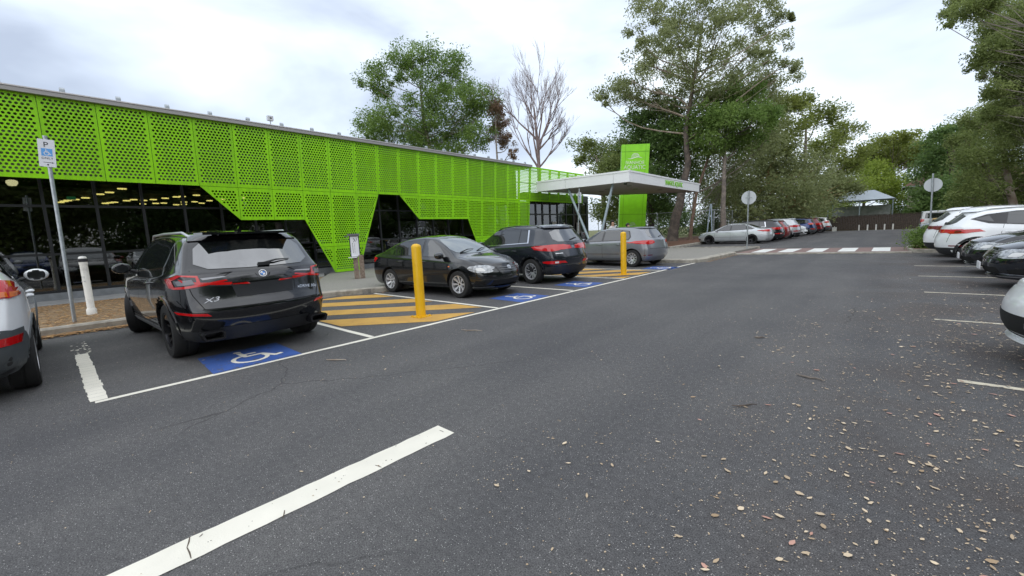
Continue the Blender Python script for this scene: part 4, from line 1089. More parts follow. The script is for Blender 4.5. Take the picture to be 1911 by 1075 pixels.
# ---- black SUV seen from behind
BLK = paint('gloss_black', (.006, .007, .009), .3, .18)
x3 = Car('parked_car', CFG['x3'], BLK, 'glossy black SUV with chrome X3 lettering parked nose-in on the blue symbol, nearest the camera')
greenhouse(x3, 'x3')
x3.decal('rear_spoiler', [(-.66,1.515),(0,1.54),(.66,1.515),(.60,1.60),(0,1.625),(-.60,1.60)], 'B', GLOSSB, off=.018, cell=.07)
sp = MB().m(BLK)
sp.prism([(-1.90,-.60),(-2.13,-.56),(-2.18,-.3),(-2.19,0),(-2.18,.3),(-2.13,.56),(-1.90,.60)], 1.595, 1.625); sp.build('roof_spoiler', x3.root, smooth=40)
SMOKE = mat('smoked_lens', (.035, .035, .04), .15, coat=.6)
x3.mir('tail_light', [(.36,1.04),(.38,1.065),(.66,1.10),(.84,1.12),(.92,1.06),(.90,.93),(.62,.965)], 'B', SMOKE, off=.010, cell=.05)
x3.mir('tail_light_glow', [(.40,1.012),(.62,.972),(.88,.94),(.90,.965),(.64,.998),(.42,1.03)], 'B', RED, off=.016, cell=.05)
x3.mir('tail_light_ring', [(.66,.985),(.70,.98),(.70,1.075),(.84,1.095),(.84,1.112),(.68,1.092)], 'B', RED, off=.016, cell=.04)
x3.mir('tail_light_ring', [(.87,.955),(.90,.955),(.905,1.06),(.84,1.112),(.82,1.10),(.88,1.045)], 'B', RED, off=.017, cell=.04)
x3.mir('tail_light_clear', [(.40,1.058),(.64,1.040),(.66,1.062),(.44,1.070)], 'B', mat('pale_lens', (.42, .42, .44), .3), off=.016, cell=.05)
x3.mir('tail_light_clear', [(.72,1.0),(.85,.985),(.86,1.04),(.74,1.055)], 'B', mat('grey_lens', (.22, .22, .24), .25), off=.016, cell=.05)
x3.both('tail_light_side', [(-2.36,.93),(-2.12,1.0),(-2.0,1.07),(-2.14,1.10),(-2.30,1.12)], SMOKE, off=.010, cell=.05)
x3.both('tail_light_side_glow', [(-2.34,.95),(-2.14,1.01),(-2.04,1.065),(-2.10,1.055),(-2.20,1.015),(-2.33,.985)], RED, off=.015, cell=.05)
x3.mir('bumper_reflector', [(.62,.60),(.88,.63),(.90,.66),(.66,.635)], 'B', RED, off=.012, cell=.05)
x3.decal('tailgate_gap', [(-.70,.68),(.70,.68),(.70,.690),(-.70,.690)], 'B', WELL, off=.003)
x3.decal('plate_recess', [(-.34,.80),(.34,.80),(.37,.97),(-.37,.97)], 'B', mat('plate_recess_black', (.010, .011, .014), .35), off=.003, cell=.08)
x3.decal('tailgate_handle', rect(-.36, .975, .36, .990), 'B', BLK, off=.02)
x3.decal('diffuser', [(-.60,.30),(.60,.30),(.54,.44),(-.54,.44)], 'B', PLASTIC, off=.006, cell=.08)
for s_ in (-1, 1):
    x3.decal('bumper_vent', [(s_*.78,.56),(s_*.92,.50),(s_*.92,.78),(s_*.88,.80)], 'B', GLOSSB, off=.005, cell=.06)
    b = MB().m(CHROME); M_ = Matrix.Translation((-2.36, s_*.64, .36))
    pts = [(-.11,-.05),(.10,-.05),(.13,.03),(.10,.055),(-.09,.055),(-.12,.03)]
    oo = [M_ @ Vector((-.05, p[0]*s_, p[1])) for p in pts]; ii = [M_ @ Vector((-.05, p[0]*s_*.82, p[1]*.72)) for p in pts]; bk = [M_ @ Vector((.12, p[0]*s_*.82, p[1]*.72)) for p in pts]; ob = [M_ @ Vector((.12, p[0]*s_, p[1])) for p in pts]
    n = len(pts)
    for i in range(n):
        j = (i+1) % n
        b.m(ALLOYD).poly([oo[i], oo[j], ii[j], ii[i]]); b.m(WELL).poly([ii[i], ii[j], bk[j], bk[i]]); b.m(ALLOYD).poly([oo[j], oo[i], ob[i], ob[j]])
    b.poly(bk); b.build('exhaust', x3.root)
BMB, BMW_ = mat('badge_blue', (.05, .22, .62), .3), mat('badge_white', (.75, .76, .78), .3)
mesh_place(x3, 'badge', disc(.045, [(0, .030, (BMB, BMW_), .004), (.030, .042, GLOSSB, .003), (.042, .047, CHROME, .005)]), 0, 1.07, 'B', .004)
mesh_place(x3, 'chrome_lettering', text_mesh('X3', .078, mat('badge_silver', (.42, .43, .45), .3, .6), .003, sx=1.75, shear=.3), .60, .79, 'B', .004)
mesh_place(x3, 'chrome_lettering', text_mesh('xDRIVE 30e', .055, CHROME, .002, sx=1.15, shear=.25), -.56, .83, 'B', .004)
x3.line('tailgate_seam', [(.74,1.16),(.80,1.05),(.76,.86),(.68,.69)], 'B'); x3.line('tailgate_seam', [(-.74,1.16),(-.80,1.05),(-.76,.86),(-.68,.69)], 'B')
wiper(x3, (-.02, 1.185), (-.40, 1.225), 'B')
b = MB().m(PLASTIC); h, n = x3.hit(-.02, 1.185, 'B'); b.box((h.x-.035, -.12, h.z-.012), (h.x-.005, .02, h.z+.03)); b.build('wiper_base', x3.root)
seams(x3, [[(.98,.46),(1.02,.80),(1.10,1.05)],[(.16,.46),(.14,.8),(.14,1.12)],[(-.96,.46),(-.98,.72),(-.90,.80),(-.90,1.16)],[(-2.02,.44),(-2.06,.70),(-2.04,1.06)],[(-.96,.46),(.98,.44)]])
for s_, axx in ((1, 'L'), (-1, 'R')):
    pts = [(-1.70, s_*.60), (-1.5, s_*.63), (-.6, s_*.655), (.2, s_*.64), (.45, s_*.615)]
    b = MB().m(mat('satin_rail', (.55, .56, .58), .3, .8)); P_ = []
    for i, (px_, py_) in enumerate(pts):
        h, n = x3.hit(px_, py_, 'T'); P_.append(h+Vector((0, 0, .0 if i in (0, 4) else .045)))
    b.tube(P_, .018, 8); b.build('roof_rail', x3.root, smooth=50)
b = MB().m(BLK); h, n = x3.hit(-1.55, 0, 'T'); b.prism([(-.09, -.022), (.09, -.012), (.09, .012), (-.09, .022)], 0, .02, Matrix.Translation(h)); b.poly([h+Vector(v) for v in ((-.09, 0, .075), (.09, .010, .018), (-.09, .02, .018))]); b.poly([h+Vector(v) for v in ((-.09, 0, .075), (-.09, -.02, .018), (.09, -.010, .018))]); b.poly([h+Vector(v) for v in ((-.09, 0, .075), (-.09, .02, .018), (-.09, -.02, .018))]); b.build('roof_antenna', x3.root)
mirror(x3, .78, 1.10, BLK); handles(x3, (.32, -.72), .98, BLK)
arches(x3, .42, .47, BLK, .010); add_wheels(x3, 'Y5', ALLOYD, .27, steer=R(-17))
std_front(x3, lamp=CLEAR)
x3.both('sill_trim', [(-.98,.30),(.98,.30),(.98,.36),(-.98,.38)], mat('satin_sill', (.25,.26,.27), .35, .6), off=.012)
x3.root.location = (-8.52, 1.86, 0); x3.root.rotation_euler = (0, 0, math.pi+R(1.5))

# ---- dark sedan facing the road
BLK2 = paint('dark_sedan_black', (.010, .012, .014), .35, .2)
def make_sedan(pt, label, loc, rz, chrome=False):
    c = Car('parked_car', CFG['sedan'], pt, label)
    greenhouse(c, 's')
    L_ = [(.44,.60),(.60,.575),(.78,.60),(.83,.68),(.79,.745),(.66,.735),(.50,.68)]
    c.mir('headlight', L_, 'F', CLEAR, off=.007, cell=.05, rnd=1)
    c.mir('headlight_reflector', [(.60,.61),(.73,.62),(.75,.69),(.63,.69)], 'F', LAMPW, off=.012, cell=.05, rnd=1)
    c.both('headlight_side', [(1.70,.75),(1.93,.745),(2.06,.68),(1.98,.60),(1.86,.64)], CLEAR, off=.008, cell=.05, rnd=1)
    c.decal('grille', [(-.30,.56),(0,.53),(.30,.56),(.40,.70),(0,.725),(-.40,.70)], 'F', GLOSSB, off=.006, cell=.06)
    for q in (.585, .63, .675): c.decal('grille_bar', [(-.30-(q-.57)*.5,q-.006),(0,q-.02),(.30+(q-.57)*.5,q-.006),(.30+(q-.57)*.5,q+.012),(0,q),(-.30-(q-.57)*.5,q+.012)], 'F', CHROME if chrome else mat('grille_grey_bar', (.12,.125,.13), .3, .5), off=.018, cell=.06)
    eb = MB().m(CHROME); ell(0, 0, .065, .045, .010, eb); ell(0, .012, .034, .018, .007, eb, .005); ell(0, 0, .018, .040, .006, eb, .006)
    mesh_place(c, 'badge', eb.mesh('badge'), 0, .665, 'F', .02)
    c.decal('lower_intake', [(-.52,.30),(.52,.30),(.46,.41),(-.46,.41)], 'F', WELL, off=.005, cell=.08)
    c.mir('fog_recess', [(.62,.30),(.80,.33),(.80,.42),(.62,.38)], 'F', WELL, off=.005, cell=.05)
    c.decal('chin_spoiler', [(-.7,.225),(.7,.225),(.72,.275),(-.72,.275)], 'F', pt, off=.03, cell=.08)
    c.mir('chin_trim', [(.42,.262),(.74,.262),(.74,.285),(.42,.282)], 'F', CHROME if chrome else mat('grille_grey_bar'), off=.035, cell=.08)
    std_rear(c, None, .80, .97, .55); 
    seams(c, [[(.95,.30),(.98,.6),(1.02,.90)],[(.02,.28),(.02,.96)],[(-.85,.30),(-.92,.6),(-.98,.75),(-.98,1.0)],[(-.85,.28),(.95,.27)]])
    for pts in ([(1.95,.76),(1.5,.80),(1.1,.88)],): pass
    for s_ in (-1, 1): c.line('bonnet_gap', [(1.98, s_*.50), (1.6, s_*.66), (1.2, s_*.72)], 'T')
    wiper(c, (.05, 1.04), (.52, 1.10), 'F'); wiper(c, (-.50, 1.03), (.02, 1.09), 'F')
    b = MB().m(ORANGE); 
    mirror(c, .80, .93, pt, s=.95); handles(c, (.10, -.82), .84, pt)
    c.both('side_indicator', rect(1.02, .72, 1.07, .745), ORANGE if not chrome else CLEAR, off=.01)
    h, n = c.hit(.1, 0, 'T'); b = MB().m(BLACKT); b.tube([h, h+Vector((-.08, 0, .14))], [.006, .003], 6); b.build('antenna', c.root)
    add_wheels(c, 'H8' if not chrome else 'S5', ALLOY, .205)
    c.root.location = loc; c.root.rotation_euler = (0, 0, rz)
    return c
cor = make_sedan(BLK2, 'dark green-black sedan parked nose-out between the two yellow hatched areas', (-8.80, 7.12, 0), R(3.5))

# ---- charcoal SUV (rear three-quarter)
CHAR = paint('charcoal', (.022, .027, .036), .5, .25)
kia = Car('parked_car', CFG['sportage'], CHAR, 'charcoal SUV parked nose-in with wide red tail lamps beside the dark sedan')
greenhouse(kia, 'k')
kia.mir('tail_light', [(.42,.98),(.50,.93),(.72,.90),(.90,.93),(.90,1.06),(.78,1.08),(.50,1.05)], 'B', RED, off=.010, cell=.05, rnd=1)
kia.both('tail_light_side', [(-2.14,.93),(-1.95,.98),(-1.80,1.05),(-1.95,1.09),(-2.08,1.08)], RED, off=.010, cell=.05, rnd=1)
kia.mir('fog_light', [(.50,.58),(.66,.56),(.84,.57),(.86,.64),(.66,.65),(.52,.64)], 'B', RED, off=.010, cell=.05, rnd=1)
kia.mir('reversing_light', [(.60,.585),(.70,.585),(.70,.63),(.60,.63)], 'B', LAMPW, off=.014, cell=.05)
kia.both('fog_light_side', [(-2.18,.58),(-2.06,.60),(-2.08,.64),(-2.17,.64)], RED, off=.010, cell=.05)
kia.decal('lower_bumper', [(-.85,.27),(.85,.27),(.89,.48),(-.89,.48)], 'B', PLASTIC, off=.010, cell=.08)
kia.decal('bumper_gap', rect(-.86, .70, .86, .708), 'B', WELL, off=.003)
kia.both('chrome_strip', [(1.0,1.045),(.1,1.078),(-1.23,1.135),(-1.23,1.155),(.1,1.098),(1.0,1.065)], CHROME, off=.012)
kia.both('chrome_pillar', [(-1.24,1.13),(-1.19,1.13),(-1.11,1.50),(-1.17,1.50)], CHROME, off=.012)
eb = MB().m(CHROME); ell(0, 0, .065, .032, .007, eb); mesh_place(kia, 'badge', eb.mesh('badge'), 0, 1.0, 'B', .01)
mesh_place(kia, 'badge_text', text_mesh('KIA', .04, CHROME, .002), 0, 1.0, 'B', .012)
kia.decal('name_strip', rect(.44, .835, .66, .852), 'B', CHROME, off=.01)
kia.decal('rear_spoiler', [(-.62,1.515),(.62,1.515),(.58,1.585),(-.58,1.585)], 'B', CHAR, off=.05, cell=.07)
wiper(kia, (.0, 1.19), (-.35, 1.24), 'B')
seams(kia, [[(.95,.42),(.98,.75),(1.05,1.02)],[(.06,.40),(.06,1.08)],[(-.84,.40),(-.92,.7),(-.86,.85),(-.84,1.12)],[(-1.98,.40),(-1.98,.72)],[(-.84,.40),(.95,.40)]])
for s_ in (1, -1):
    b = MB().m(GLOSSB); P_ = [kia.hit(x_, s_*.62, 'T')[0]+Vector((0, 0, z_)) for x_, z_ in ((-1.5, 0), (-1.3, .04), (-.4, .045), (.1, .04), (.3, 0))]; b.tube(P_, .016, 8); b.build('roof_rail', kia.root, smooth=50)
h, n = kia.hit(-1.3, 0, 'T'); b = MB().m(BLACKT); b.tube([h, h+Vector((-.10, 0, .13))], [.008, .004], 6); b.build('antenna', kia.root)
mirror(kia, .72, 1.06, CHAR); handles(kia, (.18, -.68), .92, CHAR)
arches(kia, .40, .455); add_wheels(kia, 'Y5', ALLOY, .23); std_front(kia)
kia.root.location = (-8.76, 10.12, 0); kia.root.rotation_euler = (0, 0, math.pi+R(-5.5))

# ---- grey hatchback
GREY = paint('steel_grey', (.22, .235, .26), .4, .3)
golf = Car('parked_car', CFG['hatch'], GREY, 'mid-grey hatchback parked nose-in behind the second yellow bollard')
greenhouse(golf, 'g')
def hatch_rear(c, z=.84):
    c.mir('tail_light', [(.48,z),(.62,z-.02),(.84,z),(.88,z+.06),(.82,z+.13),(.54,z+.12)], 'B', RED, off=.010, cell=.05, rnd=1)
    c.both('tail_light_side', [(-1.96,z),(-1.80,z+.02),(-1.68,z+.09),(-1.80,z+.13),(-1.92,z+.13)], RED, off=.010, cell=.05, rnd=1)
    c.decal('bumper_gap', rect(-.84, .66, .84, .668), 'B', WELL, off=.003)
    c.mir('bumper_reflector', rect(.55, .42, .78, .45), 'B', REDD, off=.008)
    c.decal('rear_spoiler', [(-.54,1.385),(.54,1.385),(.50,1.43),(-.50,1.43)], 'B', c.pt, off=.04, cell=.07)
    wiper(c, (.0, 1.08), (-.30, 1.12), 'B')
hatch_rear(golf)
eb = MB().m(CHROME); ell(0, 0, .05, .05, .007, eb)
def bar(eb, a, b_, w=.008):
    a, b_ = Vector((*a, .005)), Vector((*b_, .005)); d = (b_-a).normalized(); n = Vector((-d.y, d.x, 0))*w/2; eb.poly([a+n, a-n, b_-n, b_+n])
for p, q in (((-.026,.034),(-.012,-.0)),((-.012,0),(0,.02)),((0,.02),(.012,0)),((.012,0),(.026,.034)),((-.04,.012),(-.016,-.036)),((-.016,-.036),(0,-.008)),((0,-.008),(.016,-.036)),((.016,-.036),(.04,.012))): bar(eb, p, q)
mesh_place(golf, 'badge', eb.mesh('badge'), 0, .96, 'B', .008)
seams(golf, [[(.92,.34),(.95,.6),(1.0,.90)],[(.0,.32),(.0,.96)],[(-.80,.34),(-.88,.6),(-.82,.76),(-.80,1.0)],[(-1.75,.34),(-1.78,.64)],[(-.8,.32),(.92,.31)]])
golf.both('rub_strip', rect(-.75, .47, .90, .485), PLASTIC, off=.006)
mirror(golf, .80, .94, GREY, s=.95); handles(golf, (.12, -.70), .84, GREY)
add_wheels(golf, 'S10', ALLOY, .215); std_front(golf)
golf.root.location = (-8.36, 15.5, 0); golf.root.rotation_euler = (0, 0, math.pi+R(-5.5))

# ---- white SUV at the left edge
WHT = paint('white', (.88, .89, .90), .0, .3)
rav = Car('parked_car', CFG['wagon4'], WHT, 'white SUV with grey lower bumper cut off by the left edge of the photo')
greenhouse(rav, 'r')
rav.mir('tail_light', [(.52,1.17),(.60,1.04),(.86,1.03),(.89,1.12),(.80,1.21),(.56,1.215)], 'B', RED, off=.012, cell=.05, rnd=1)
rav.both('tail_light_side', [(-2.12,1.04),(-1.98,1.07),(-1.88,1.14),(-1.80,1.20),(-1.95,1.215),(-2.06,1.21)], RED, off=.012, cell=.05)
rav.mir('indicator', [(.62,1.05),(.84,1.04),(.86,1.09),(.60,1.10)], 'B', ORANGE, off=.018, cell=.05)
rav.decal('lower_bumper', [(-.90,.27),(.90,.27),(.93,.74),(.6,.70),(0,.62),(-.6,.70),(-.93,.74)], 'B', mat('grey_bumper_plastic', (.075,.085,.09), .5), off=.010, cell=.08)
rav.both('lower_bumper_side', [(-2.2,.29),(-1.72,.29),(-1.74,.60),(-1.80,.68),(-2.2,.76)], mat('grey_bumper_plastic'), off=.010, cell=.07)
rav.mir('bumper_reflector', [(.56,.58),(.82,.59),(.84,.67),(.60,.65)], 'B', RED, off=.016, cell=.05)
rav.line('tailgate_seam', [(.62,1.1),(.66,.85),(.60,.62)], 'B'); rav.line('tailgate_seam', [(-.62,1.1),(-.66,.85),(-.60,.62)], 'B')
seams(rav, [[(.95,.55),(.98,.85),(1.05,1.05)],[(.06,.55),(.06,1.12)],[(-.88,.55),(-.94,.8),(-.88,1.16)]])
mirror(rav, .74, 1.10, WHT); handles(rav, (.18, -.72), .97, WHT)
arches(rav, .40, .46, mat('grey_bumper_plastic')); add_wheels(rav, 'Y5', ALLOY, .225); std_front(rav)
rav.root.location = (-8.38, -1.08, 0); rav.root.rotation_euler = (0, 0, math.pi)

# ---- silver long sedan broadside beyond the crossing
SIL = paint('silver', (.60, .63, .65), .35, .3)
oms = Car('parked_car', CFG['longsedan'], SIL, 'low silver sedan seen side-on with dark wheels beyond the crossing')
greenhouse(oms, 'o'); std_front(oms)
oms.mir('tail_light', [(.55,.80),(.84,.79),(.88,.88),(.84,.93),(.58,.93)], 'B', RED, off=.01, cell=.06, rnd=1)
oms.both('tail_light_side', [(-2.38,.78),(-2.16,.84),(-2.10,.93),(-2.30,.95)], RED, off=.01, cell=.06)
seams(oms, [[(.98,.26),(1.0,.6),(1.05,.88)],[(-.02,.24),(-.02,.94)],[(-.92,.26),(-.98,.6),(-1.02,.96)]])
oms.both('rub_strip', rect(-.90, .48, .95, .50), mat('satin_sill'), off=.006)
mirror(oms, .85, .90, SIL, s=.9); handles(oms, (.1, -.85), .82, SIL); add_wheels(oms, 'L5', ALLOYD, .22)
oms.root.location = (-8.45, 32.95, 0); oms.root.rotation_euler = (0, 0, math.pi+R(-2))
plate_box(oms, -2.46, 0, .55, 0, 'B')

# ---- white crossover on the right
WHT2 = paint('pearl_white', (.85, .87, .88), .1, .28)
def make_cross(pt, label, lamp=RED):
    c = Car('parked_car', CFG['crossover'], pt, label)
    greenhouse(c, 'c')
    c.mir('tail_light', [(.44,.90),(.60,.86),(.80,.87),(.86,.92),(.84,.985),(.62,.965)], 'B', lamp, off=.012, cell=.05)
    c.both('tail_light_side', [(-2.04,.87),(-1.80,.90),(-1.56,.99),(-1.80,.985),(-1.98,.985)], lamp, off=.012, cell=.05)
    c.mir('lamp_ring', [(.66,.885),(.74,.885),(.76,.95),(.68,.955)], 'B', REDD, off=.018, cell=.05, rnd=1)
    c.decal('rear_spoiler', [(-.56,1.425),(.56,1.425),(.52,1.49),(-.52,1.49)], 'B', pt, off=.05, cell=.07)
    c.decal('lower_bumper', [(-.80,.26),(.80,.26),(.84,.46),(-.84,.46)], 'B', PLASTIC, off=.008, cell=.08)
    c.mir('bumper_reflector', rect(.60, .50, .80, .53), 'B', REDD, off=.01)
    c.line('tailgate_seam', [(.52,1.1),(.60,.88),(.56,.62)], 'B'); c.line('tailgate_seam', [(-.52,1.1),(-.60,.88),(-.56,.62)], 'B')
    wiper(c, (.0, 1.13), (-.30, 1.17), 'B'); wiper(c, (-.25, 1.13), (.1, 1.16), 'B')
    seams(c, [[(.92,.38),(.95,.7),(1.0,.98)],[(.04,.38),(.04,1.04)],[(-.84,.62),(-.88,.8),(-.82,1.1)]])
    mirror(c, .74, 1.0, pt, s=.95); handles(c, (.14, -.70), .90, pt)
    arches(c, .39, .445); add_wheels(c, 'S5', ALLOY, .215); std_front(c)
    return c
cx = make_cross(WHT2, 'pearl white crossover backed toward the road with slim bright red tail lamp')
cx.root.location = (3.02, 18.25, 0); cx.root.rotation_euler = (0, 0, 0)

def dup(src, label, loc, rz, pt=None, scale=None, group=None):
    r = copy_tree(src.root); r['label'] = label; r.location = loc; r.rotation_euler = (0, 0, rz)
    if group: r['group'] = group
    if scale: r.scale = scale
    if pt:
        def rec(o):
            for ch in o.children:
                if ch.type == 'MESH':
                    for i, sl in enumerate(ch.material_slots):
                        if sl.material == src.pt: sl.link = 'OBJECT'; sl.material = pt
                rec(ch)
        rec(r)
    return r
RG, LG = 'cars parked along the right side', 'cars parked in the far left row'
PI = math.pi
cx.root['group'] = RG
d1 = dup(cx, 'white crossover with dark unlit tail lamp, behind the pearl white one', (2.95, 20.9, 0), 0, WHT, (1.04, 1.02, 1.06), RG)
def relamp(r, frm, to):
    for ch in r.children:
        if ch.type == 'MESH' and ch.name.startswith('tail_light'):
            for sl in ch.material_slots: sl.link = 'OBJECT'; sl.material = to
relamp(d1, RED, REDD)
NAVYB = paint('blue_black', (.014, .017, .024), .4, .2)
c2 = make_sedan(NAVYB, 'blue-black sedan with chrome grille and clear headlamps nosing out on the right', (3.52, 12.35, 0), PI, True)
c2.root['group'] = RG
plate_box(c2, 2.245, 0, .42, 0, 'F')
BLK3 = paint('black_pearl', (.016, .018, .022), .4, .2)
c3 = dup(c2, 'black sedan with white plate nosing out just behind the chrome-grilled one', (3.45, 15.1, 0), PI, BLK3, None, RG)
# white hatchback at the right edge
sub = Car('parked_car', CFG['hatch'], WHT2, 'white hatchback at the right edge of the photo, only its front bumper corner showing')
greenhouse(sub, 'h'); sub.mir('headlight', [(.52,.66),(.80,.70),(.80,.80),(.56,.76)], 'F', GLOSSB, off=.007, cell=.05, rnd=1); sub.mir('headlight_reflector', [(.60,.69),(.74,.71),(.74,.77),(.62,.755)], 'F', CLEAR, off=.012, cell=.05, rnd=1); sub.decal('lower_intake', [(-.34,.33),(.34,.33),(.38,.50),(-.38,.50)], 'F', WELL, off=.005, cell=.08); sub.decal('number_plate', rect(.50,.44,.74,.53), 'F', PLATE, off=.012, cell=.06); mirror(sub, .8, .94, WHT2, s=.95); handles(sub, (.12, -.7), .84, WHT2); add_wheels(sub, 'S5', ALLOY, .22); hatch_rear(sub)
sub.decal('lower_lip', [(-.8,.205),(.8,.205),(.82,.27),(-.82,.27)], 'F', WHT2, off=.045, cell=.07)
sub.decal('lip_gap', rect(-.8, .30, .8, .312), 'F', WELL, off=.004, cell=.07)
sub.root['group'] = RG
sub.root.location = (2.93, 6.25, 0); sub.root.rotation_euler = (0, 0, PI+R(3))
# right row out of sight but mirrored in the glass of the centre
REDP = paint('red', (.26, .018, .015), .2, .3); BLUEC = paint('blue', (.025, .05, .17), .5, .25); MAROON = paint('maroon', (.16, .012, .018), .3, .3)
dup(golf, 'red hatchback whose reflection shows in the long window of the centre', (3.6, 4.0, 0), PI, REDP, None, RG)
dup(kia, 'blue SUV whose reflection shows in the long window of the centre', (3.9, .9, 0), PI, BLUEC, None, RG)
# beyond the island
dup(golf, 'white hatchback parked nose-out just beyond the low green shrubs', (3.55, 28.6, 0), PI, WHT, (1.05, 1, .97), RG)
dup(rav, 'tall white SUV roof showing above the other white cars on the right', (5.2, 25.0, 0), 0, WHT2, (1.0, 1, 1.02), RG)
dup(kia, 'dark blue SUV parked nose-out in front of the silver van', (3.3, 37.5, 0), PI, paint('dark_blue', (.02, .027, .05), .5, .25), (1.03, 1, .92), RG)
dup(golf, 'charcoal hatchback beside the dark blue SUV beyond the white hatchback', (3.7, 33.6, 0), PI, CHAR, None, RG)
van = Car('parked_van', CFG['van'], paint('van_silver', (.50, .51, .50), .4, .3), 'silver passenger van with greenish windows by the timber fence')
greenhouse(van, 'v'); std_rear(van, None, .85, 1.15, .72); std_front(van); mirror(van, 1.6, 1.15, PLASTIC); add_wheels(van, 'S5', ALLOY, .215)
van.root['category'] = 'van'; van.root.location = (4.0, 52.5, -.0); van.root.rotation_euler = (0, 0, 0); van.root.scale = (1, 1, .92)
# far left row
oms.root['group'] = LG
dup(kia, 'black SUV parked beside the low silver sedan, mostly hidden behind it', (-8.15, 35.7, 0), PI, BLK3, (1.05, 1, .95), LG)
dup(golf, 'red hatchback between the black SUV and the silver SUV in the far row', (-8.0, 38.1, 0), PI, REDP, (1.05, 1, 1), LG)
dup(kia, 'silver SUV with red tail lamps in the middle of the far row', (-7.75, 40.8, 0), PI, SIL, (1, 1, 1.0), LG)
dup(cor, 'white sedan parked nose-out in the far row beside the silver SUV', (-7.75, 44.4, 0), 0, WHT, (1, 1, 1.08), LG)
dup(rav, 'blue SUV parked nose-in near the end of the far row', (-7.6, 48.3, 0), PI, BLUEC, (1, 1, .95), LG)
dup(kia, 'maroon SUV second from the end of the far row', (-7.4, 51.6, 0), PI, MAROON, None, LG)
dup(rav, 'white SUV last in the far row next to the timber fence', (-7.2, 56.2, 0), PI, WHT2, None, LG)
# car park beyond the chain-link fence
FG = 'cars beyond the chain-link fence'
dup(rav, 'white SUV seen through the chain-link fence beside the green pylon', (-26.8, 58.0, .1), R(40), WHT, None, FG)
dup(kia, 'dark SUV seen through the chain-link fence left of the silver sedan', (-19.5, 61.5, .1), R(-150), BLK3, None, FG)

# ------------------------------------------------------------------ posts, signs and small things
def lean_top(base, px, py, sidey=False):
    """top of a pole standing on base whose head shows at (px, py): height by row, lean by column"""
    lo, hi = .2, 12
    def pr(P):
        d = P-Vector((0, 0, CAMH)); z = d.dot(_fw); return PW/2+FPX*d.dot(_rt)/z, PH/2-FPX*d.dot(_up)/z, z
    for _ in range(40):
        mdl = (lo+hi)/2
        if pr(base+Vector((0, 0, mdl)))[1] > py: lo = mdl
        else: hi = mdl
    P = base+Vector((0, 0, lo)); dr = Vector((0, 1, 0)) if sidey else _rt0
    for _ in range(4):
        q = pr(P); g = pr(P+dr*.01); P = P+dr*((px-q[0])/((g[0]-q[0])/.01))
    return P
YG = 'yellow steel bollards'
for (px_, py_), lab in (((786, 591), 'thick yellow bollard with bolted base plate in the nearer hatched area'), ((1164, 512.5), 'yellow bollard in front of the grey hatchback')):
    q = at_z(px_, py_); t = empty('bollard', q); tag(t, lab, 'bollard', YG)
    b = MB().m(YELLOW); b.lathe([(.088, .012), (.088, 1.27), (.084, 1.295), (.06, 1.32), (.02, 1.332), (.001, 1.333)], 28)
    me = b.mesh('post'); link('post', me, t, smooth=40)
    b = MB().m(YELLOW); b.box((-.135, -.135, .005), (.135, .135, .017)); b.build('base_plate', t)
    for sx_ in (-1, 1):
        for sy_ in (-1, 1):
            b = MB().m(YELLOW); b.lathe([(.016, .017), (.016, .035), (.001, .035)], 6, Matrix.Translation((sx_*.11, sy_*.11, 0))); b.build('bolt', t)
    t.rotation_euler = (0, 0, .1)
